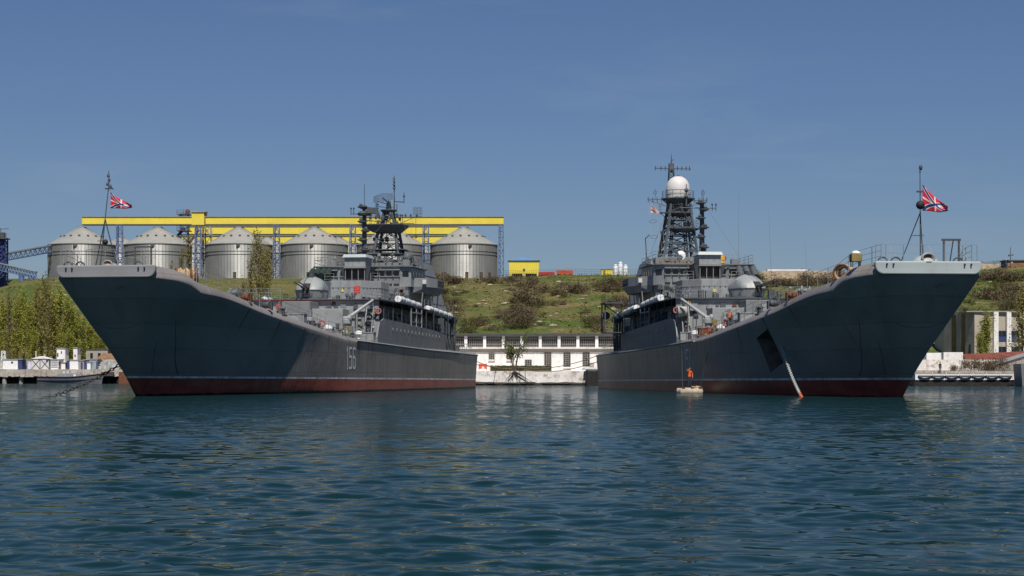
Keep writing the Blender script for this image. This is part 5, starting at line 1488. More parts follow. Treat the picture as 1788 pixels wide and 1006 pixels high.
for p, w2, t_, bt in ((858.5, 4.6, 617, 627.5), (890, 5, 617, 627.5), (922.5, 5.5, 628.5, 638.5), (956.5, 5.8, 616, 638), (990, 5.8, 616, 640.5), (1023.5, 5.8, 616, 640)):
    b = MB(); b.box(X(p - w2), X(p + w2), YB - .03, YB + .1, Z(bt), Z(t_)); wn = wpart('window', b, M['glass'])
    b = MB(); nb = 4
    for k in range(nb): xx = X(p - w2 + 2 * w2 * k / (nb - 1)); b.box(xx - .06, xx + .06, YB - .1, YB - .03, Z(bt), Z(t_))
    m_ = max(3, int((bt - t_) / 3.5))
    for k in range(m_ + 1): zz = Z(bt) + (Z(t_) - Z(bt)) * k / m_; b.box(X(p - w2), X(p + w2), YB - .11, YB - .04, zz - .05, zz + .05)
    wpart('window_frame', b, bpy.data.materials['weathered_window_bars'], wn)
    b = MB(); b.box(X(p - w2 - 1), X(p + w2 + 1), YB - .25, YB, Z(bt) - .22, Z(bt) - .05); wpart('window_sill', b, M['whitewall'], wn)
for p in (935, 940, 968, 972, 1004, 1009):
    b = MB(); b.box(X(p) - .06, X(p) + .06, YB - .1, YB, 2.3, Z(615)); wpart('drain_pipe', b, M['white'])
b = MB(); b.box(X(1030), X(1037), YB - 1.2, YB, 2.3, Z(634)); wpart('side_box', b, M['greywall'])
# netting fence, barrier, shrub, tree on the quay
b = MB()
for i in range(40):
    xx0 = PX(856 + 107 * i / 40, 315); xx1 = PX(856 + 107 * (i + 1) / 40, 315)
    h = PZ(638.5 + random.uniform(-.6, .5), 315)
    b.hexa([(xx0, 315, 2.2), (xx1, 315, 2.2), (xx1, 315.5, 2.2), (xx0, 315.5, 2.2)], [(xx0, 314.8, h), (xx1, 314.8, h), (xx1, 315.4, h), (xx0, 315.4, h)])
b.build('netting_fence', M['netting'], label='long olive netting fence standing on the white quay wall', cat='fence')
nb = empty('red_barrier', (PX(843, 314), 314, 2.3), 0, 'red and white barrier panel beside the stern of ship 156', 'barrier')
b = MB(); b.box(-.65, .65, -.05, .05, .25, 1.05); b.build('panel', mat('orange_red_panel', (.7, .1, .04), .6), nb)
b = MB(); b.box(-.12, .2, -.08, -.05, .25, .62); b.box(-1.0, -.66, -.06, .04, .25, 1.0); b.build('white_band', M['white'], nb)
for xx in (-.6, .6):
    b = MB(); b.beam((xx, 0, 0), (xx, 0, 1.1), .08); b.build('leg', M['dkgrey'], nb)

# ------------------------------------------------------------------ trees and bushes
def leaf_quads(V, Fq, pts, size, rng, asp=.55):
    n = len(pts)
    d = rng.normal(size=(n, 3)); d /= np.linalg.norm(d, axis=1)[:, None]
    e = rng.normal(size=(n, 3)); e -= (e * d).sum(1)[:, None] * d; e /= np.linalg.norm(e, axis=1)[:, None]
    s = size * rng.uniform(.55, 1.3, n)[:, None]
    A = np.stack([pts - d * s, pts + e * s * asp, pts + d * s, pts - e * s * asp], 1).reshape(-1, 3)
    V.append(A)
def cloud_mesh(name, pts, size, m, seed, asp=.55):
    rng = np.random.RandomState(seed)
    V = []; leaf_quads(V, None, np.array(pts), size, rng, asp)
    A = V[0]; n = len(A) // 4
    me = bpy.data.meshes.new(name)
    me.vertices.add(len(A)); me.vertices.foreach_set('co', A.ravel())
    me.loops.add(n * 4); me.loops.foreach_set('vertex_index', np.arange(n * 4, dtype=np.int32))
    me.polygons.add(n); me.polygons.foreach_set('loop_start', np.arange(0, n * 4, 4, dtype=np.int32)); me.polygons.foreach_set('loop_total', np.full(n, 4, dtype=np.int32))
    me.update(); me.materials.append(m)
    return me
def poplar_meshes(h, wd_, nleaf, lm, seed, size=.19, gap=.35, leftlow=.06):
    rng = np.random.RandomState(seed); rr = random.Random(seed)
    b = MB()
    b.bar((0, 0, -.5), (0, 0, h * .55), .02 * h * .55, 7, .008 * h); b.bar((0, 0, h * .55), (.1, 0, h * .97), .008 * h, 5, .01)
    pts = []
    nl = 34
    for i in range(nl):
        z0 = h * (leftlow + .72 * (i / nl) ** 1.1); a = rr.random() * 2 * pi
        L = h * rr.uniform(.18, .36) * (1.1 - .45 * i / nl); out = wd_ * rr.uniform(.2, .85) * (1 - .4 * (i / nl))
        p0 = Vector((0, 0, z0)); p1 = p0 + Vector((cos(a) * out * .6, sin(a) * out * .6, L * .55)); p2 = p0 + Vector((cos(a) * out, sin(a) * out, L))
        b.bar(p0, p1, .055, 4, .035); b.bar(p1, p2, .035, 4, .01)
        if rr.random() < gap * .5: continue
        k = int(nleaf / nl * rr.uniform(.5, 1.6))
        t = rng.beta(2.2, 1.4, k)[:, None]
        A = np.array(p0)[None] * (1 - t) ** 2 + 2 * np.array(p1)[None] * t * (1 - t) + np.array(p2)[None] * t * t
        A = A + rng.normal(size=(k, 3)) * np.array([wd_ * .10, wd_ * .10, wd_ * .42])[None]
        pts.append(A)
    pts = np.concatenate(pts)
    return b.mesh('trunk', M['bark']), cloud_mesh('crown', pts, size, lm, seed)
def place_tree(name, meshes, loc, rz, sx, sz, label, cat, group=None):
    o = empty(name, loc, rz, label, cat, group)
    for nm, me in zip(('trunk', 'crown'), meshes):
        c = bpy.data.objects.new(nm, me); COL.objects.link(c); c.parent = o
    o.scale = (sx, sx, sz)
    return o
PV = [poplar_meshes(18, 2.6, 3600, M['leaf_pop'], 21), poplar_meshes(18, 2.2, 3200, M['leaf_pop'], 22), poplar_meshes(18, 3.0, 3000, M['leaf_olive'], 23), poplar_meshes(18, 2.0, 1700, M['leaf_olive'], 24, gap=.8)]
#       px,  Y,   top py, variant, width, label
LT = [(-8, 392, 520, 0, .8), (6, 400, 512, 1, .8), (16, 398, 498, 3, .8), (30, 394, 512, 1, .85), (42, 402, 500, 0, .8), (52, 397, 520, 0, .7), (62, 400, 490, 2, .8), (73, 405, 500, 1, .8), (83, 396, 476, 2, .85), (94, 401, 505, 0, .85), (105, 402, 494, 1, .95), (115, 397, 512, 0, .85), (126, 399, 525, 1, .8), (136, 402, 540, 0, .8), (145, 396, 548, 1, .75), (156, 401, 560, 0, .75), (168, 398, 578, 1, .7), (180, 399, 590, 0, .7), (26, 406, 545, 3, .8), (-24, 400, 500, 2, 1.0), (120, 393, 575, 0, .7), (60, 392, 570, 1, .75)]
for i, (p, Y, top, k, wx) in enumerate(LT):
    g = ground(p, Y); h = PZ(top, Y) - g.z
    place_tree('poplar_tree', PV[k], g, i * 1.3, wx * 1.2, h / 18, 'leafy spring poplar in the grove behind the sheds at the left quay', 'tree', 'poplars behind the left quay sheds')
def single(p, Y, top, k, wx, label, nm='poplar_tree', grp=None):
    g = ground(p, Y); h = PZ(top, Y) - g.z
    return place_tree(nm, PV[k], g, p * .37, wx, h / 18, label, 'tree', grp)
single(330, 440, 402, 3, 1.15, 'thin olive poplar rising between the second and third silo')
single(317, 446, 425, 3, .85, 'sparse shorter poplar on the left of the one between the second and third silo')
single(299, 450, 448, 3, .6, 'small faint poplar top just above the bow of ship 156')
single(452, 436, 399, 2, 1.15, 'tallest olive poplar in front of the third silo')
single(438, 442, 440, 3, .9, 'bare tipped poplar leaning on the left of the tallest olive poplar')
single(464, 440, 425, 2, .9, 'broad poplar on the right of the tallest olive poplar')
single(425, 438, 482, 3, .8, 'low thin poplar above the rail of ship 156')
single(1785, 345, 490, 2, 1.2, 'tall dense poplar at the right edge before the office block')
single(1722, 338, 540, 0, 1.0, 'pale green poplar covering the front of the office block')
single(1712, 336, 572, 1, .7, 'smaller leafy tree below the corner of the office block')
# quay tree: several stems leaning from the wall foot
T = empty('quay_tree', (PX(898, 311.5), 311.2, 2.3), 0, 'sparse young tree growing from the middle of the white quay wall', 'tree')
b = MB(); rr = random.Random(5); pts = []
rngq = np.random.RandomState(5)
for (dx, dz, th) in ((-.9, 3.3, .13), (.95, 4.0, .15), (-.15, 2.4, .08)):
    p0 = Vector((0.1, 0, -.3)); p1 = Vector((dx * .45, -.1, dz * .42)); p2 = Vector((dx, .1, dz))
    b.bar(p0, p1, th, 6, th * .8); b.bar(p1, p2, th * .8, 6, th * .5)
    for k in range(9):
        a = rr.random() * 2 * pi; s0 = p1.lerp(p2, rr.random()); e = s0 + Vector((cos(a) * rr.uniform(.4, 1.5) + dx * .7, sin(a) * .9, rr.uniform(.8, 2.2)))
        b.bar(s0, e, .045, 5, .015)
        kk = 44; t = rngq.uniform(.25, 1.1, kk)[:, None]
        A = np.array(s0)[None] * (1 - t) + np.array(e)[None] * t + rngq.normal(size=(kk, 3)) * .27
        pts.append(A)
b.build('trunk', M['bark'], T)
o = bpy.data.objects.new('crown', cloud_mesh('crown', np.concatenate(pts), .13, M['leaf_young'], 9)); COL.objects.link(o); o.parent = T
b = MB()
for (dx, dz) in ((-1.7, -1.9), (-1.0, -1.95), (-.3, -1.6), (.5, -1.9), (1.1, -1.5), (2.2, -1.75), (3.2, -2.0), (1.6, -1.2)):
    p = [Vector((.05, -.3, -.1))]
    for i in range(1, 6): t = i / 5; p.append(Vector((dx * t + rr.uniform(-.1, .1), -.62 - .1 * t, -.1 + dz * t ** 1.1)))
    for i in range(5): b.bar(p[i], p[i + 1], .09 * (1 - i / 6), 5, .09 * (1 - (i + 1) / 6))
b.build('root', M['roots'], T)
def bush_mesh(w_, h, n, m, size, seed, twigs=True):
    rng = np.random.RandomState(seed)
    cl = rng.normal(size=(9, 3)) * np.array([w_ * .42, w_ * .34, h * .2]) + np.array([0, 0, h * .48])
    A = cl[rng.randint(0, 9, n)] + rng.normal(size=(n, 3)) * np.array([w_ * .17, w_ * .15, h * .2])
    A[:, 2] = np.abs(A[:, 2])
    return cloud_mesh('bush', A, size * 1.7, m, seed, .2)
BV = [bush_mesh(4, 2.2, 620, M['twig_brown'], .22, 31), bush_mesh(5, 2.6, 950, M['twig_brown'], .2, 32), bush_mesh(3.2, 1.8, 520, M['twig_green'], .2, 33), bush_mesh(4.5, 2.3, 640, M['twig_green'], .2, 34), bush_mesh(3.6, 2.0, 480, M['twig_brown'], .2, 35)]
def bush(p, q, k, s, label, grp, nm='bush'):
    if q < 496 and 770 < p < 1120: s *= .55
    if q < 490: q = 491
    if 1035 < p < 1110 and q < 500: q = 500 + rb.random() * 8
    g = on_hill(p, q)
    o = bpy.data.objects.new(nm, BV[k]); COL.objects.link(o); o.location = g; o.rotation_euler = (0, 0, random.random() * 6); o.scale = (s, s, s * random.uniform(.8, 1.15))
    tag(o, label, 'bush', grp)
BL, BG = 'bare brown scrub bush on the hillside grass', 'brown bushes on the hillside'
GL, GG = 'dull green scrub bush on the hillside grass', 'green bushes on the hillside'
rb = random.Random(44)
seeds = [(930, 500, 6, 20, 9), (985, 512, 8, 26, 10), (1062, 503, 7, 28, 10), (895, 548, 8, 22, 14), (925, 532, 6, 28, 10), (905, 562, 6, 14, 10), (858, 492, 5, 12, 6), (790, 495, 9, 26, 10), (775, 530, 10, 24, 24), (820, 572, 8, 34, 8), (1085, 535, 6, 18, 10), (1045, 570, 6, 26, 8), (1100, 500, 4, 14, 8), (1380, 500, 12, 70, 10), (1735, 478, 9, 40, 8), (1740, 515, 10, 34, 16), (1690, 600, 4, 20, 6), (1770, 540, 5, 18, 20), (130, 590, 5, 60, 20), (20, 570, 5, 25, 20), (1760, 575, 4, 20, 14)]
for cx, cy, n, sx, sy in seeds:
    for _ in range(n):
        p = cx + rb.gauss(0, .5) * sx; q = cy + rb.gauss(0, .5) * sy
        if rb.random() < .75: bush(p, q, rb.choice((0, 1, 4)), rb.uniform(.55, 1.25), BL, BG)
        else: bush(p, q, rb.choice((2, 3)), rb.uniform(.5, 1.0), GL, GG)
for _ in range(46):
    p = rb.uniform(770, 1110) if rb.random() < .75 else rb.uniform(1620, 1790); q = rb.uniform(492, 580)
    bush(p, q, rb.choice((0, 2, 3, 4)), rb.uniform(.25, .6), GL if rb.random() < 0 else BL, BG) if rb.random() < .5 else bush(p, q, rb.choice((2, 3)), rb.uniform(.25, .6), GL, GG)
b = MB(); rs2 = random.Random(61)
for _ in range(120):
    p = rs2.uniform(775, 1110) if rs2.random() < .7 else rs2.choice((rs2.uniform(1640, 1788), rs2.uniform(1380, 1470), rs2.uniform(0, 200))); q = 492 + 85 * rs2.random() ** 1.6
    g = on_hill(p, q); r = rs2.uniform(.18, .6)
    b.ball(g + Vector((0, 0, r * .15)), r, 6, 4, (rs2.uniform(1, 2.2), 1, rs2.uniform(.4, .8)))
b.v = [(x + .12 * noise.noise(Vector((x, y, z)) * 2), y, z + .12 * noise.noise(Vector((z, x, y)) * 2.3)) for x, y, z in b.v]
tag(b.build('loose_stones', mat('weathered_stone', (.30, .25, .18), .95, 0, .3, 1)), kind='stuff')
for p, q, k, s in ((1712, 462, 3, .75), (1722, 460, 3, .7), (1703, 465, 2, .6), (1690, 466, 3, .6), (1733, 460, 0, .5), (1645, 466, 0, .6), (1670, 468, 0, .55)):
    Y = 521; g = ground(p, Y)
    o = bpy.data.objects.new('bush', BV[k]); COL.objects.link(o); o.location = g; o.scale = (s, s, s * 1.1)
    tag(o, 'small round bush standing on the skyline behind the right bow', 'bush', 'skyline bushes')
# rough grass tussocks: uncountable
rng = np.random.RandomState(77); pts = []
for _ in range(26000):
    y = rng.uniform(350, 530); x = rng.uniform(-.33, .33) * y
    if not (-.05 < x / y < .075 or x / y > .19 or x / y < -.19): continue
    if noise.noise(Vector((x * .09, y * .09, 2))) < -.05: continue
    pts.append((x, y, hz(x, y) + rng.uniform(0, .25)))
o = bpy.data.objects.new('grass_tussocks', cloud_mesh('grass_tussocks', np.array(pts), .3, M['grasscl'], 5)); COL.objects.link(o); tag(o, kind='stuff')

# ------------------------------------------------------------------ grain terminal on the hill
def silo_proto(Rr, zb, ze, za):
    b = MB(); b.lathe([(Rr, 0), (Rr, ze - zb)], 64, cap=False); b.cur = 1
    for i in range(64):
        a = 2 * pi * (i + .5) / 64 if False else 2 * pi * i / 64
        b.beam((Rr * 1.004 * cos(a), Rr * 1.004 * sin(a), 0), (Rr * 1.004 * cos(a), Rr * 1.004 * sin(a), ze - zb), .085, .08)
    shell = b.mesh('shell', [M['silo'], M['siloseam']])
    b = MB(); b.lathe([(Rr * 1.02, ze - zb - .05), (Rr * 1.02, ze - zb + .12), (1.3, za - zb - .35), (1.3, za - zb), (.1, za - zb + .15)], 64)
    for i in range(32):
        a = 2 * pi * i / 32; b.beam((Rr * cos(a), Rr * sin(a), ze - zb + .14), (1.3 * cos(a), 1.3 * sin(a), za - zb - .3), .12)
    roof = b.mesh('roof', M['siloroof'])
    b = MB()
    for z, r in ((ze - zb - 2.1, .10), (ze - zb - 3.0, .10), (ze - zb - .12, .12)): b.torus((0, 0, z), Rr * 1.006, r, (0, 0, 1), 64, 4)
    band = b.mesh('wind_ring', M['siloband'])
    b = MB()
    for k in range(8):
        a = -pi / 2 + (k - 3.5) * .42; rr_ = Rr * .62; z = za - zb - (za - ze) * .62
        b.lathe([(.28, 0), (.28, .55), (.4, .6), (.2, .85)], 8, (rr_ * cos(a), rr_ * sin(a), z - .1))
    vent = b.mesh('roof_vent', M['siloband'])
    b = MB()
    for a in (-1.95, -1.5, -1.18):
        d = Vector((cos(a), sin(a), 0)); t_ = Vector((-sin(a), cos(a), 0))
        b.obox(d * Rr * 1.01 + Vector((0, 0, 1.2)), t_ * .45, d * .12, (0, 0, 1.2))
    door = b.mesh('door', mat('silo_door_brown', (.09, .06, .045), .8))
    b = MB(); b.obox((Rr * 1.01 * cos(-1.85), Rr * 1.01 * sin(-1.85), ze - zb - .5), (.5, .12, 0), (-.05, .2, 0), (0, 0, .45))
    hatch = b.mesh('eave_hatch', M['siloband'])
    return [('eave_hatch', hatch), ('shell', shell), ('roof', roof), ('wind_ring', band), ('roof_vent', vent), ('door', door)]
YS = 572.0
RS = 59 * YS / F * .985
zb = PZ(488, YS - RS) - .3; ze = PZ(425, YS - RS); za = PZ(396.5, YS)
SP = silo_proto(RS, zb, ze, za)
ordn = ['leftmost front silo, beside the blue conveyor bridges', 'second front silo from the left, behind the rail of the left bow', 'third front silo from the left, beside the poplars', 'fourth front silo, left of the ship 156 mast', 'fifth front silo, behind the ship 156 mast', 'rightmost front silo, beside the yellow shed']
front = [143, 276, 417, 549, 682, 810]
def silo(x, y, label, grp, rz=0):
    o = empty('grain_silo', (x, y, zb), rz, 'ribbed steel ' + label, 'silo', grp)
    for nm, me in SP:
        c = bpy.data.objects.new(nm, me); COL.objects.link(c); c.parent = o
    return o
for p, l in zip(front, ordn): silo(PX(p, YS), YS, l, 'steel silos in the front row', (p % 7) * .098175)
ord2 = ['silo of the back row showing over the gap between first and second', 'silo of the back row showing over the gap between second and third', 'silo of the back row showing over the gap right of the poplars', 'silo of the back row showing left of the ship 156 pole mast', 'silo of the back row showing right of the ship 156 mast']
for p, l in zip(front[:5], ord2): silo(PX(p, YS) + 3, YS + 42, l, 'steel silos in the back row', .3)
def truss_tower(x, y, zb_, zt, w_, label, m, grp=None, name='lattice_tower'):
    o = empty(name, (x, y, zb_), 0, label, 'tower', grp)
    b = MB(); h = zt - zb_
    lattice(b, rect(0, 0, w_, w_, 0), rect(0, 0, w_ * .8, w_ * .8, h), .13, max(3, int(h / (w_ * 2.2))), .08)
    b.build('frame', m, o)
    b = MB(); b.box(-w_ * .5, -w_ * .28, -w_ * .1, w_ * .1, 0, h); b.build('ladder_shaft', M['navy'] if m is M['blue_steel'] else m, o)
    return o
tl = ['blue lattice tower between the first and second silo', 'blue lattice tower between the second and third silo', 'blue lattice tower between the third and fourth silo', 'blue lattice tower between the fourth and fifth silo', 'blue lattice tower between the fifth and last silo', 'blue lattice tower at the right end of the yellow gallery']
for p, l in zip([209, 346, 483, 616, 743.5, 875], tl): truss_tower(PX(p, YS - 2), YS - 2, zb, PZ(394, YS), .75 if p > 870 else .95, l, M['blue_steel'], 'blue lattice towers under the gallery')
def gallery(p0, p1, Y, q0, q1, label, dep=2.6):
    o = empty('conveyor_gallery', (PX((p0 + p1) / 2, Y), Y, PZ(q1, Y)), 0, label, 'conveyor gallery')
    L = PX(p1, Y) - PX(p0, Y); h = PZ(q0, Y) - PZ(q1, Y)
    b = MB(); n = int(L / 3.2)
    b.box(-L / 2, L / 2, -dep / 2, dep / 2, .25, h - .15)
    for i in range(n + 1): xx = -L / 2 + L * i / n; b.box(xx - .03, xx + .03, -dep / 2 - .03, -dep / 2, .25, h - .15)
    b.build('cladding', M['yellow'], o)
    b = MB(); b.box(-L / 2 - .1, L / 2 + .1, -dep / 2 - .25, dep / 2 + .25, h - .15, h); b.build('roof', M['grey_roof'], o)
    b = MB(); b.box(-L / 2, L / 2, -dep / 2 - .1, dep / 2 + .1, 0, .25); b.build('floor_beam', M['dkgrey'], o)
    return o
g1 = gallery(145, 879, YS, 378.5, 393.5, 'long yellow conveyor gallery over the front row of silos')
gallery(330, 800, YS + 42, 395, 410.5, 'yellow conveyor gallery over the back row of silos')
gallery(268, 840, YS + 86, 412, 426, 'lowest looking yellow conveyor gallery far behind the silos')
T = empty('head_house', (PX(348.5, YS), YS, PZ(393.5, YS)), 0, 'yellow elevator head house standing above the front gallery', 'head house')
w_ = 12 * YS / F; h = 22 * YS / F
b = MB(); b.box(-w_, w_ * .8, -1.9, 1.9, 0, h); b.build('wall', M['yellow'], T)
b = MB(); b.box(-w_ * 1.08, w_ * 1.05, -2.2, 2.2, h, h + .35); b.build('roof', M['grey_roof'], T)
b = MB(); b.box(w_ * .8, w_ * .98, -1.5, 1.5, 0, h); b.build('side_panel', M['khaki'], T)
Te = empty('bucket_elevator', (PX(322, YS + 8), YS + 8, zb), 0, 'open steel bucket elevator with railed platforms left of the head house', 'elevator')
b = MB(); hh = PZ(374, YS + 8) - zb
lattice(b, rect(0, 0, 1.1, 1.1, 0), rect(0, 0, 1.1, 1.1, hh), .14, 10, .1); b.build('frame', M['blue_steel'], Te)
b = MB()
for z in (hh - 8, hh - 5, hh - .3): b.box(-1.9, 1.9, -1.9, 1.9, z, z + .2); rail_run(b, [(-1.9, -1.9, z + .2), (0, -1.9, z + .2), (1.9, -1.9, z + .2)], 1.2, r=.06, rp=.06)
b.build('platform', M['dkgrey'], Te)
b = MB(); b.bar((-3.5, -1, hh - 8), (0, 0, hh - 4.2), .4, 8); b.bar((1.2, -1, hh - 9), (4.4, -1, hh - 4.5), .35, 8); b.lathe([(.6, 0), (.6, 1), (.2, 1.5)], 10, (.9, 0, hh)); b.build('spout', M['rust'], Te)
truss_tower(PX(362, YS + 6), YS + 6, zb, PZ(394, YS + 6), 1.4, 'rusty grey lattice tower right of the head house', M['grey_roof'])
# blue conveyors and tower at the left edge
Tt = empty('loading_tower', (PX(3, 540), 540, 22), 0, 'dark blue loading tower cut by the left edge', 'tower')
b = MB(); h = PZ(418, 540) - 22; b.box(-.9, .9, -.9, .9, -2, h); lattice(b, rect(0, 0, 1.3, 1.3, 0), rect(0, 0, 1.3, 1.3, h), .2, 8, .12); b.build('frame', M['navy'], Tt)
b = MB(); b.box(-2.4, 1.8, -2, 2, h, h + .3); rail_run(b, [(-2.4, -2, h + .3), (0, -2, h + .3), (1.8, -2, h + .3)], 1.2, r=.06, rp=.06); b.box(-1.2, .8, -1, 1, h + .3, h + 1.8); b.bar((-.3, 0, h + 1.8), (-.3, 0, h + 3), .1, 5); b.bar((-1.6, 0, h + 2.7), (1.9, 0, h + 2.9), .1, 5); b.build('top_platform', M['dkgrey'], Tt)
def conveyor(a, c, label, legs=()):
    a, c = Vector(a), Vector(c)
    o = empty('conveyor_bridge', a, 0, label, 'conveyor bridge')
    d = c - a; b = MB(); hgt = Vector((0, 0, 1.7)); n = 14
    for yy in (-.8, .8):
        y_ = Vector((0, yy, 0))
        b.beam(y_, d + y_, .22); b.beam(hgt + y_, d + hgt + y_, .22)
        for i in range(n): b.beam(d * (i / n) + y_, d * ((i + .5) / n) + hgt + y_, .14); b.beam(d * ((i + .5) / n) + hgt + y_, d * ((i + 1) / n) + y_, .14)
    b.build('truss', M['blue_steel'], o)
    b = MB(); b.hexa([Vector((0, -1, 1.8)), Vector((0, 1, 1.8)), d + Vector((0, 1, 1.8)), d + Vector((0, -1, 1.8))], [Vector((0, -1, 2.05)), Vector((0, 1, 2.05)), d + Vector((0, 1, 2.05)), d + Vector((0, -1, 2.05))]); b.build('cover', M['siloroof'], o)
    for t in legs:
        b = MB(); p = d * t; gz = hz(a.x + p.x, a.y) - a.z; lattice(b, rect(p.x, 0, .5, .7, gz), rect(p.x, 0, .5, .7, p.z), .14, 5, .08); b.build('trestle', M['blue_steel'], o)
conveyor(P(-30, 462, 545), P(90, 440, 565), 'upper blue conveyor bridge rising from the left edge to the first silo')
conveyor(P(-10, 470, 535), P(64, 487, 540), 'lower blue conveyor bridge sloping down to the trees', (.72, .97))
# yellow shed, trucks, tanks on the crest
YH = 532.0
T = empty('yellow_shed', (PX(915, YH), YH, PZ(485, YH)), 0, 'yellow shed with blue hipped roof on the hill crest', 'shed')
w_ = 26 * YH / F; h = 30 * YH / F; t_ = 38 * YH / F
b = MB(); b.box(-w_, w_, 0, 7, 1.1, h); b.box(-w_, -w_ * .82, 0, 7, -.6, 1.1); b.box(-w_ * .12, w_ * .1, 0, 7, -.6, 1.1); b.box(w_ * .86, w_, 0, 7, -.6, 1.1); b.build('wall', M['yellow'], T)
b = MB(); b.box(-w_ * .82, w_ * .86, .4, 6.8, -.6, 1.1); b.build('open_bay', M['interior'], T)  # solid block, the shade inside the bay is in its colour
b = MB(); e = .35
b.add([(-w_ - e, -e, h), (w_ + e, -e, h), (w_ + e, 7 + e, h), (-w_ - e, 7 + e, h), (0, 3, t_), (.1, 4, t_)], [(0, 1, 4), (1, 2, 5, 4), (2, 3, 5), (3, 0, 4, 5), (0, 3, 2, 1)]); b.build('roof', M['blue_roof'], T)
b = MB(); b.box(-.3, .3, -.06, 0, 1.7, 2.4); b.build('hatch', M['dkgrey'], T)
def truck(p0, p1, q0, q1, Y, m, label):
    o = empty('tipper_truck', (PX(p0, Y), Y, hz(PX(p0, Y), Y)), 0, label, 'truck')
    L = PX(p1, Y) - PX(p0, Y); z0 = PZ(q1, Y) - o.location.z; z1 = PZ(q0, Y) - o.location.z
    b = MB(); b.hexa([(0, 0, z0), (L, 0, z0), (L, 2.4, z0), (0, 2.4, z0)], [(-.1, -.1, z1), (L + .1, -.1, z1), (L + .1, 2.5, z1), (-.1, 2.5, z1)])
    for i in range(8): xx = L * i / 7; b.box(xx - .06, xx + .06, -.16, -.04, z0, z1 + .03)
    b.build('body', m, o)
    for i in range(3):
        b = MB(); b.lathe([(.5, -.15), (.55, 0), (.5, .15)], 14, (L * (.15 + .35 * i), .1, z0 - .25), (0, 1, 0)); b.build('wheel', M['black'], o)
    b = MB(); b.box(0, L, .6, 1.8, z0 - .35, z0); b.build('chassis', M['dkgrey'], o)
truck(941, 968, 475, 480.5, 524, M['red'], 'low red trailer with ribs beside the yellow shed')
truck(972.5, 1000, 472, 480, 525, mat('orange_red_truck', (.55, .09, .03), .6), 'taller orange red trailer on the hill crest')
T = empty('yellow_cabin', (PX(1060, 525), 525, hz(PX(1060, 525), 525)), 0, 'small yellow cabin beside the three white tanks', 'cabin')
b = MB(); q = PZ(471, 525) - T.location.z; b.box(-1.45, 1.45, 0, 2.4, -.3, q); b.build('wall', M['yellow'], T)
b = MB(); b.box(-1.55, 1.55, -.1, 2.5, q, q + .15); b.build('roof', M['khaki'], T)
b = MB(); b.box(-1.0, -.4, -.03, 0, .3, q - .2); b.build('door', M['khaki'], T)
for p, q0, l in ((1074.8, 461.5, 'left and shorter white tank beside the yellow cabin'), (1083.3, 457, 'middle and tallest of the three white tanks'), (1092.2, 462, 'right white tank standing by itself at the end of the three')):
    Y = 526; x = PX(p, Y); z = hz(x, Y); o = empty('white_tank', (x, Y, z), 0, l, 'tank')
    b = MB(); h = PZ(q0, Y) - z; r = 3.7 * Y / F; b.lathe([(r * .9, -.3), (r, 0), (r, h - .35), (r * .7, h - .1), (.05, h)], 20); b.build('shell', M['tank'], o, smooth='auto')
    b = MB()
    for k in (.3, .62, .9): b.torus((0, 0, h * k), r * 1.0, .05, (0, 0, 1), 20, 4)
    b.build('hoop', M['grey_roof'], o)
# wire fence along the crest
b = MB()
for i in range(62):
    p = 868 + 245 * i / 61; Y = 519; x = PX(p, Y); z = hz(x, Y)
    b.bar((x, Y, z - .2), (x, Y, z + 1.7), .05, 4)
    if i < 61:
        x2 = PX(868 + 245 * (i + 1) / 61, Y); z2 = hz(x2, Y)
        for k in (.5, 1.05, 1.6): b.bar((x, Y, z + k), (x2, Y, z2 + k), .022, 3)
b.build('wire_fence', M['wire'], label='thin wire fence on posts along the hill crest', cat='fence')
# stone walls on the right crest
def stone_wall(p0, p1, q0, q1, Y, label, m=M['stone']):
    b = MB(); n = max(4, int((p1 - p0) / 6))
    for i in range(n):
        a0, a1 = p0 + (p1 - p0) * i / n, p0 + (p1 - p0) * (i + 1) / n
        zt = PZ(q0 + rb.uniform(-.7, .7), Y); xa_, xb_ = PX(a0, Y), PX(a1, Y)
        b.hexa([(xa_, Y, PZ(q1, Y) - 1.5), (xb_, Y, PZ(q1, Y) - 1.5), (xb_, Y + 1.2, PZ(q1, Y) - 1.5), (xa_, Y + 1.2, PZ(q1, Y) - 1.5)], [(xa_, Y + .25, zt), (xb_, Y + .25, zt), (xb_, Y + 1.2, zt), (xa_, Y + 1.2, zt)])
    b.build('stone_wall', m, label=label, cat='wall')
stone_wall(1270, 1530, 473, 487, 517, 'long tan stone wall on the crest behind the right foredeck')
stone_wall(1650, 1745, 460, 470, 517, 'tan stone wall on the crest right of the right bow')
b = MB(); b.box(PX(1340, 519), PX(1410, 519), 519, 522, PZ(473, 519) - 1, PZ(470.5, 519)); b.build('flat_roof_hut', M['whitewall'], label='low white roofed hut peeping over the long stone wall', cat='hut')
T = empty('crest_hut', (PX(1785, 516), 516, hz(PX(1785, 516), 516)), 0, 'brown stone hut on the crest at the right edge', 'hut')
q = PZ(456, 516) - T.location.z
b = MB(); b.box(-4.3, 6, 0, 5, -1, q); b.build('wall', M['brownroof'], T)
b = MB(); b.box(-4.6, 6.3, -.3, 5.3, q, q + .3); b.build('roof', M['dkgrey'], T)
b = MB(); b.box(-2.9, -2.4, -.04, 0, .9, 1.5); b.build('window', M['white'], T)
T = empty('lamp_post', (PX(1764.5, 514), 514, hz(PX(1764.5, 514), 514)), 0, 'thin lamp post with crossarm on the right crest', 'lamp post')
h = PZ(432, 514) - T.location.z
b = MB(); b.bar((0, 0, -.3), (0, 0, h), .12, 6, .07); b.build('post', M['dkgrey'], T)
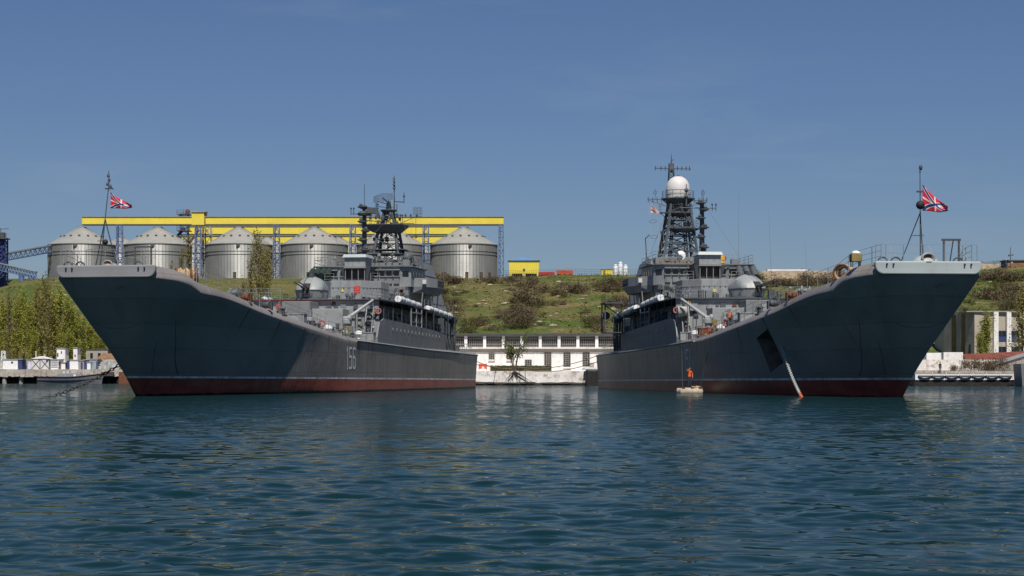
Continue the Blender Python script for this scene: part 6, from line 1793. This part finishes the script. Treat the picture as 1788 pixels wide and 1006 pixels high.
b = MB(); b.bar((-.5, 0, h * .6), (.6, 0, h * .6), .06, 5); b.box(.3, .75, -.15, .15, h * .6, h * .6 + .25); b.box(-.6, -.2, -.15, .15, h * .55, h * .6 + .2); b.build('crossarm', M['dkgrey'], T)
T = empty('gate_post', (PX(1758, 515), 515, hz(PX(1758, 515), 515)), 0, 'blue gate post in the tan wall on the right crest', 'post')
b = MB(); b.beam((0, 0, -.3), (0, 0, 1.9), .35); b.build('post', M['bluedoor'], T); b = MB(); b.box(-.25, .25, -.25, .25, 1.9, 2.05); b.build('cap', M['white'], T)

# ------------------------------------------------------------------ left quay
YQL = 377.0
b = MB(); n = 46; xa, xb = PX(-120, YQL), PX(222, YQL)
for i in range(n):
    x0_, x1_ = xa + (xb - xa) * i / n, xa + (xb - xa) * (i + 1) / n
    j = rb.uniform(-.2, .2); zt = PZ(645.3, YQL) + rb.uniform(-.06, .06)
    b.hexa([(x0_, YQL + j, PZ(657.5, YQL) + rb.uniform(-.15, .15)), (x1_, YQL + j, PZ(657.5, YQL) + rb.uniform(-.15, .15)), (x1_, YQL + 30, .6), (x0_, YQL + 30, .6)], [(x0_, YQL + j + .15, zt), (x1_, YQL + j + .15, zt), (x1_, YQL + 30, zt), (x0_, YQL + 30, zt)])
b.build('quay_deck', M['concrete'], label='crumbling concrete quay deck on dark piles at the left', cat='quay')
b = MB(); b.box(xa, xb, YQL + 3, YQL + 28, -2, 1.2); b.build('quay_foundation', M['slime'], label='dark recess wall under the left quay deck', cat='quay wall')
for i, p in enumerate((-12, 8, 37, 68, 98, 128, 160, 190, 207)):
    b = MB(); x = PX(p, YQL + .8); b.lathe([(.42, -1), (.42, 1.3)], 12, (x, YQL + .8, 0)); b.box(x - .5, x + .5, YQL + .4, YQL + 1.4, 1.2, 1.5)
    o = b.build('quay_pile', M['concrete'] if p < 60 else M['slime']); tag(o, 'round concrete pile under the left quay deck', 'pile', 'piles under the left quay')
YK = 381.0
def XK(p): return PX(p, YK)
def hut(p0, p1, q0, label, wall, roof=None, door=None, win=(), dep=3.0, rise=0, cat='shed', name='shed', Y=YK, extra=None, base=2.75):
    T = empty(name, (PX((p0 + p1) / 2, Y), Y, base), 0, label, cat)
    w2 = (PX(p1, Y) - PX(p0, Y)) / 2; h = PZ(q0, Y) - base
    b = MB(); b.box(-w2, w2, 0, dep, -.2, h); b.build('wall', wall, T)
    b = MB()
    if rise: b.add([(-w2 - .1, -.1, h), (w2 + .1, -.1, h), (w2 + .1, dep + .1, h), (-w2 - .1, dep + .1, h), (0, -.1, h + rise), (0, dep + .1, h + rise)], [(0, 1, 4), (1, 2, 5, 4), (2, 3, 5), (3, 0, 4, 5), (0, 3, 2, 1)])
    else: b.box(-w2 - .12, w2 + .12, -.12, dep + .12, h, h + .15)
    b.build('roof', roof or M['grey_roof'], T)
    for k, (a0, a1) in enumerate(door or ()):
        b = MB(); b.box(-w2 + 2 * w2 * a0, -w2 + 2 * w2 * a1, -.05, 0, -.1, h * .82); b.build('door', M['bluedoor'] if k % 2 == 0 else M['dkgrey'], T)
    for (a0, a1, c0, c1) in win:
        b = MB(); b.box(-w2 + 2 * w2 * a0, -w2 + 2 * w2 * a1, -.05, 0, h * c0, h * c1); b.build('window', M['glass'], T)
    if extra: extra(T, w2, h)
    return T
hut(5, 31, 628.5, 'white container hut with one small dark window at the left quay', M['white'], win=[(.56, .68, .62, .82)])
hut(32, 38.5, 628, 'narrow dark blue kiosk beside the white container hut', M['bluedoor'], door=[(.2, .8)])
hut(46.5, 54, 629.5, 'small lilac white cabin between kiosk and garage', mat('lilac_white_paint', (.6, .58, .7), .6), door=[(.05, .2)])
def garage_x(T, w2, h):
    b = MB()
    for a0, a1 in ((-1, 0), (0, 1)):
        b.beam((a0 * w2 + .1, -.05, .1), (a1 * w2 - .1, -.05, h - .1), .1, .06); b.beam((a0 * w2 + .1, -.05, h - .1), (a1 * w2 - .1, -.05, .1), .1, .06); b.beam((a1 * w2 - .05, -.05, 0), (a1 * w2 - .05, -.05, h), .12, .06)
    b.beam((-w2, -.05, h - .05), (w2, -.05, h - .05), .12, .06)
    b.build('gate_brace', M['dkgrey'], T)
    b = MB(); b.box(w2 * .62, w2 * .86, -.06, 0, h * .72, h * .88); b.build('window', M['bluedoor'], T)
hut(54.5, 86.5, 626.5, 'white double garage with crossed braces on its doors', M['offwhite'], M['whitewall'], rise=.5, extra=garage_x)
def panel_rows(T, w2, h):
    b = MB()
    for k in range(5): b.box(-w2 * .9, w2 * .5, -.05, 0, h * (.18 + .17 * k), h * (.26 + .17 * k))
    b.build('shutter_row', M['grey_roof'], T)
hut(88.5, 105, 628.5, 'white kiosk with rows of grey shutters', M['white'], extra=panel_rows)
hut(99, 114, 609, 'tallest white block house behind the quay', M['whitewall'], win=[(.05, .2, .62, .8), (.5, .62, .78, .88)], Y=YK + 3.5, base=2.6)
hut(104.5, 114, 634, 'small white annex with black doorway', M['whitewall'], door=(), win=[(.05, .25, .05, .75)], Y=YK + .6)
hut(128, 135, 608, 'narrow white chimney house half hidden by a poplar', M['whitewall'], Y=YK + 6, base=2.6, win=[(.3, .6, .6, .7)])
hut(121, 137, 629.5, 'white board fronted kiosk with pale blue foot', M['white'], door=[(.0, .04)])
hut(117, 121, 630, 'thin dark blue locker beside the board fronted kiosk', M['bluedoor'])
hut(138, 146.5, 630, 'grey green cabin with dark door right of the board fronted kiosk', M['greywall'], door=[(.35, .75)])
hut(147, 155, 629, 'dark violet cabin in the row of quay sheds', mat('violet_dark_paint', (.07, .06, .14), .6), door=[(.3, .7)])
hut(156, 170, 628, 'grey blue steel cabin left of the brick stack', mat('grey_blue_cabin', (.28, .33, .36), .6), door=[(.86, 1.0)])
hut(152, 158, 633, 'small slanting white box in front of the steel cabin', M['white'], Y=YK - 1.2)
hut(150, 188, 611, 'far low house with blue framed windows under a dark roof', M['greywall'], M['dkgrey'], win=[(.2, .32, .35, .75), (.55, .68, .35, .75), (.78, .9, .35, .75)], Y=YK + 14, base=4.0, name='house', cat='house')
T = empty('brown_roof_shed', (XK(171), YK + 8, 2.6), 0, 'low shed under a sloping brown tile roof', 'shed')
b = MB(); b.box(-1.9, 1.7, 0, 4, 0, 1.9); b.build('wall', M['greywall'], T)
b = MB(); b.hexa([(-2.2, -.3, 1.9), (1.6, -.3, 1.9), (1.6, 4, 3.1), (-1.5, 4, 3.1)], [(-2.2, -.3, 2.05), (1.6, -.3, 2.05), (1.6, 4, 3.25), (-1.5, 4, 3.25)]); b.build('roof', M['brownroof'], T)
b = MB(); rs = random.Random(9)
for r_ in range(9):
    for i in range(16):
        if abs(i - 7.5) > 8.4 - r_ * .45 : continue
        x = XK(171 + 2.3 * i) + (r_ % 2) * .12; b.box(x, x + .23, YK + .2, YK + .8, 2.7 + .21 * r_, 2.88 + .21 * r_)
b.build('brick_stack', mat('pale_grey_blocks', (.42, .43, .42), .9, 0, .4, 2), label='stack of pale grey building blocks on the left quay', cat='block stack')
# lattice watch frame and small yard items at the far left
T = empty('scaffold_frame', (PX(6, 386), 386, 2.7), 0, 'small white scaffold frame at the left edge of the quay', 'scaffold')
b = MB(); lattice(b, rect(0, 0, .45, .45, 0), rect(0, 0, .3, .3, PZ(613, 386) - 2.7), .07, 4, .05); b.build('frame', M['white'], T)
for p, q in ((63, 613), (78, 618)):
    b = MB(); x = PX(p, 388); b.beam((x, 388, 2.5), (x, 388, PZ(q, 388)), .28); b.build('mast_post', M['beige'], label='tall cream post behind the white double garage' if p == 63 else 'shorter cream post behind the white double garage', cat='post')
person(Vector((XK(105.2), YK - .6, 2.75)), 0, 'person in black standing at the white annex on the left quay', M['dkcloth'], M['dkcloth'], 1.7)
# moored launch
T = empty('motor_launch', (PX(122, 372.5), 372.5, 0), 0, 'grey blue launch with black gunwale moored along the left quay', 'boat')
Lb = 110 * 372.5 / F; b = MB(); V = []; secs = 15
for i in range(secs):
    t = i / (secs - 1); x = -Lb / 2 + Lb * t; bw = 1.35 * (1 - abs(max(0, (t - .55) / .45)) ** 2.0) * (.82 + .18 * min(1, t / .2)) + .02; top = 1.15 + .75 * max(0, (t - .45) / .55) ** 1.6 + .12 * (1 - t)
    xo = (t - .5) * .5
    V += [(x - xo * .0, -bw * .55, -.3), (x + max(0, t - .8) * 1.2, -bw * .9, top * .5), (x + max(0, t - .8) * 2.6, -bw, top), (x + max(0, t - .8) * 2.6, bw, top), (x + max(0, t - .8) * 1.2, bw * .9, top * .5), (x, bw * .55, -.3)]
fs = []
for i in range(secs - 1):
    for j in range(6): fs.append((i * 6 + j, i * 6 + (j + 1) % 6, (i + 1) * 6 + (j + 1) % 6, (i + 1) * 6 + j))
fs += [tuple(range(6)), tuple((secs - 1) * 6 + j for j in range(6))]
b.add(V, fs); b.build('hull', M['blueboat'], T, smooth='auto')
b = MB()
for i in range(secs - 1): b.bar(V[i * 6 + 2], V[(i + 1) * 6 + 2], .11, 5); b.bar(V[i * 6 + 1], V[(i + 1) * 6 + 1], .05, 4)
b.build('edge_bar', M['black'], T)
b = MB(); b.hexa([(-2.6, -.95, 1.2), (2.6, -.95, 1.2), (2.6, .95, 1.2), (-2.6, .95, 1.2)], [(-1.9, -.7, 1.95), (2.0, -.7, 1.95), (2.0, .7, 1.95), (-1.9, .7, 1.95)]); b.build('cabin', M['blueboat'], T, bevel=.12)
b = MB(); b.box(.9, 1.3, -1.0, -.9, 1.35, 1.75); b.build('window', M['white'], T)
b = MB(); b.box(-1.3, -.8, -.3, .3, 1.95, 2.3); b.box(-.4, -.1, -.3, .2, 1.95, 2.35); b.build('deck_gear', M['offwhite'], T)
T = empty('fender_box', (PX(187, 375.5), 375.5, 1.5), 0, 'dark iron fender box on the face of the left quay', 'fender'); b = MB(); b.box(-1.1, 1.1, 0, 1.2, -.05, .55); b.build('box', M['dkgrey'], T); b = MB(); b.box(-1.2, 1.2, -.08, 1.2, .55, .68); b.build('lid', M['rust'], T)
b = MB(); b.box(PX(207, 372), PX(246, 372), 372, 374, -.4, .95); b.box(PX(207, 372), PX(222, 372), 372.2, 374, .95, 2.2); b.build('rusty_pontoon', M['rust'], label='rusty pontoon mostly hidden behind the bow of ship 156', cat='pontoon')

# ------------------------------------------------------------------ right shore
YP = 296.0
T = empty('mooring_pontoon', (PX(1684, YP), YP, 0), 0, 'dark mooring pontoon with hanging tyre fenders at the right', 'pontoon')
w_ = (PX(1772, YP) - PX(1597, YP)) / 2
zt = PZ(664, YP)
b = MB(); b.box(-w_, w_, 0, 8, -.8, PZ(663, YP)); b.build('hull', M['slime'], T)
b = MB(); b.box(-w_ * .985, w_ * .985, -.14, 8, PZ(663.5, YP), PZ(653, YP)); b.build('deck_house', M['whitewall'], T)
b = MB(); b.box(-w_, w_, -.16, 8, PZ(653, YP), PZ(651.8, YP)); b.build('deck_plate', M['greywall'], T)
for k in range(7):
    xx = -w_ * .8 + k * 2 * w_ * .83 / 6.2
    b = MB(); r_ = .92
    for i in range(8):
        a0, a1 = pi + pi * i / 8, pi + pi * (i + 1) / 8
        b.bar((xx + r_ * cos(a0), -.24, PZ(656.2, YP) + .42 * sin(a0)), (xx + r_ * cos(a1), -.24, PZ(656.2, YP) + .42 * sin(a1)), .11, 7)
    b.bar((xx - r_, -.24, PZ(656.2, YP)), (xx + r_, -.24, PZ(656.2, YP)), .05, 6); pass
    b.build('tyre_fender', M['black'], T)
    b = MB(); b.beam((xx + 1.2, -.2, PZ(663, YP)), (xx + 1.2, -.2, PZ(651, YP)), .1); b.build('post', M['white'], T)
b = MB(); rail_run(b, [(-w_ + 2 * w_ * i / 10, .1, PZ(651.5, YP)) for i in range(11)], .35, r=.04, rp=.03, rails=(1,)); b.build('railing', M['dkgrey'], T)
YW = 318.0
b = MB(); b.box(PX(1560, YW), PX(1830, YW), YW, YW + 1.0, .5, PZ(628, YW)); tag(b.build('white_wall', M['whitewash']), 'long whitewashed wall behind the tyre pontoon', 'wall')
b = MB(); b.box(PX(1520, YW), PX(1900, YW), YP + 8.4, YW + 40, -1, 2.2); tag(b.build('pavement', M['concrete']), kind='structure')
for p, q in ((1650, 614), (1620, 615)):
    b = MB(); b.box(PX(p, 320), PX(p + (34 if p > 1640 else 26), 320), 321, 326, 2.2, PZ(q + 12, 320) + 1.0); b.build('low_hut', M['whitewall'], label='low white hut top showing over the wall, %s' % ('nearest the tree' if p > 1640 else 'nearest the right bow'), cat='hut')
T = empty('boat_shed', (PX(1735, 324), 324, 2.2), 0, 'long shed with rusty red roof behind the white wall', 'shed')
b = MB(); b.box(-4.5, 6.5, 0, 8, 0, PZ(631, 324) - 2.2); b.build('wall', M['greywall'], T)
b = MB(); z0_ = PZ(631, 324) - 2.2; z1_ = PZ(614, 324) - 2.2
b.hexa([(-4.6, -.4, z0_), (6.7, -.4, z0_), (6.7, 6, z1_), (-3.6, 6, z1_ - .5)], [(-4.6, -.4, z0_ + .15), (6.7, -.4, z0_ + .15), (6.7, 6, z1_ + .15), (-3.6, 6, z1_ - .35)]); b.build('roof', M['redroof'], T)
T = empty('gable_shed', (PX(1772, 312), 312, 2.2), 0, 'grey tin gabled shed at the right edge', 'shed')
b = MB(); h0, h1 = PZ(638, 312) - 2.2, PZ(618, 312) - 2.2
b.add([(-3.2, 0, 0), (2.5, 0, 0), (2.5, 0, h1), (-3.2, 0, h0), (-3.2, 5, 0), (2.5, 5, 0), (2.5, 5, h1), (-3.2, 5, h0)], [(0, 1, 2, 3), (4, 7, 6, 5), (0, 4, 5, 1), (1, 5, 6, 2), (3, 2, 6, 7), (0, 3, 7, 4)]); b.build('wall', M['greywall'], T)
b = MB(); b.hexa([(-3.5, -.3, h0 - .05), (2.7, -.3, h1 + .02), (2.7, 5.3, h1 + .02), (-3.5, 5.3, h0 - .05)], [(-3.5, -.3, h0 + .12), (2.7, -.3, h1 + .2), (2.7, 5.3, h1 + .2), (-3.5, 5.3, h0 + .12)]); b.build('roof', M['grey_roof'], T)
b = MB()
Tb = empty('moored_hull', (PX(1794, 290), 290, 0), 0, 'dark hull of a moored craft cut by the right edge', 'boat')
b.hexa([(-1.2, -2, -.5), (6, -2, -.5), (6, 4, -.5), (-.8, 4, -.5)], [(-1.5, -2.2, 3.2), (6, -2.2, 3.6), (6, 4, 3.6), (-1.1, 4, 3.2)]); b.build('hull', M['paint'], Tb)
b = MB(); rail_run(b, [(-1.4, -2.1, 3.25), (.2, -2.1, 3.3), (1.8, -2.1, 3.4), (3.4, -2.1, 3.5)], 1.0, r=.03); b.build('railing', M['rail'], Tb)
person(Vector((PX(1641.5, 304), 304, PZ(650.5, YP) - .12)), R(20), 'person in black clothes standing on the tyre pontoon', M['dkcloth'], M['dkcloth'], 1.72)
person(Vector((PX(1774, 302.5), 302.5, PZ(651.5, YP))), R(-30), 'person in red jacket at the right end of the tyre pontoon', M['red'], M['jeans'], 1.7)
# office block on the slope
YO = 366.0
T = empty('office_block', (PX(1702, YO), YO, hz(PX(1702, YO), YO)), 0, 'two storey office block with tall white pillars and a shaded side wall', 'office building')
zb_ = -1.5; zt_ = PZ(545, YO) - T.location.z
a = Vector((-1, .18, 0)).normalized()
cxr = Vector((0, 0, 0)); lft = Vector((-2.9, 12, 0)); rgt = Vector((12, 1.0, 0)); bk = Vector((5.5, 12, 0))
b = MB(); b.hexa([Vector((0, 0, zb_)), rgt + Vector((0, 0, zb_)), rgt + Vector((-3, 12, zb_)), lft + Vector((0, 9, zb_)), lft + Vector((0, 0, zb_))], [Vector((0, 0, zt_)), rgt + Vector((0, 0, zt_)), rgt + Vector((-3, 12, zt_)), lft + Vector((0, 9, zt_)), lft + Vector((0, 0, zt_))])
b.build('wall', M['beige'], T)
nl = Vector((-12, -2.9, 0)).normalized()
b = MB(); b.hexa([nl * .06 + Vector((0, 0, zb_)), lft + nl * .06 + Vector((0, 0, zb_)), lft + Vector((0, 0, zb_)), Vector((0, 0, zb_))], [nl * .06 + Vector((0, 0, zt_)), lft + nl * .06 + Vector((0, 0, zt_)), lft + Vector((0, 0, zt_)), Vector((0, 0, zt_))]); b.build('side_wall', M['greywall'], T)  # darker sheet over this face, its shade is put into the colour
for t0, t1, z0_, z1_ in ((.30, .42, .6, zt_ - .3), (.6, .74, .6, zt_ - .3), (.12, .18, 1.2, 3.0)):
    b = MB(); p, q = lft * t0 + nl * .1, lft * t1 + nl * .1
    b.hexa([p + Vector((0, 0, z0_)), q + Vector((0, 0, z0_)), q - nl * .04 + Vector((0, 0, z0_)), p - nl * .04 + Vector((0, 0, z0_))], [p + Vector((0, 0, z1_)), q + Vector((0, 0, z1_)), q - nl * .04 + Vector((0, 0, z1_)), p - nl * .04 + Vector((0, 0, z1_))]); b.build('window', M['glass'], T)
rd_ = rgt.normalized(); nf = Vector((rd_.y, -rd_.x, 0))
for x_ in (3.8, 6.2, 8.6):
    b = MB(); b.obox(rd_ * x_ + nf * .35 + Vector((0, 0, (zt_ + zb_) / 2)), rd_ * .42, nf * .35, (0, 0, (zt_ - zb_) / 2)); b.build('pillar', M['whitewall'], T)
for x_ in (5.0, 7.4, 9.9):
    for zz in (1.6, 4.5):
        b = MB(); b.obox(rd_ * x_ + nf * .04 + Vector((0, 0, zz)), rd_ * .75, nf * .05, (0, 0, .95)); wn = b.build('window', M['glass'], T)
        b = MB(); b.obox(rd_ * x_ + nf * .1 + Vector((0, 0, zz)), rd_ * .06, nf * .04, (0, 0, .95)); b.obox(rd_ * x_ + nf * .1 + Vector((0, 0, zz - .5)), rd_ * .75, nf * .03, (0, 0, .4)); b.build('window_frame', M['bluedoor'], wn)
b = MB(); b.obox(rgt * .5 + Vector((0, 5, zt_ + .1)) + Vector((-1, 0, 0)), (6.6, .3, 0), (0, 5.6, 0), (0, 0, .1)); b.build('roof', M['grey_roof'], T)
for p, q, s in ((1690, 645, .55), (1708, 646, .6), (1730, 644, .7), (1745, 642, .6), (1668, 648, .4), (1757, 640, .6)):
    o = bpy.data.objects.new('bush', BV[(p // 3) % 2]); COL.objects.link(o); o.location = (PX(p, 312), 312, 2.2); o.scale = (s * .8, s * .8, s * 1.25)
    tag(o, 'bare twiggy bush in front of the long white wall at the right', 'bush', 'twiggy bushes by the white wall')
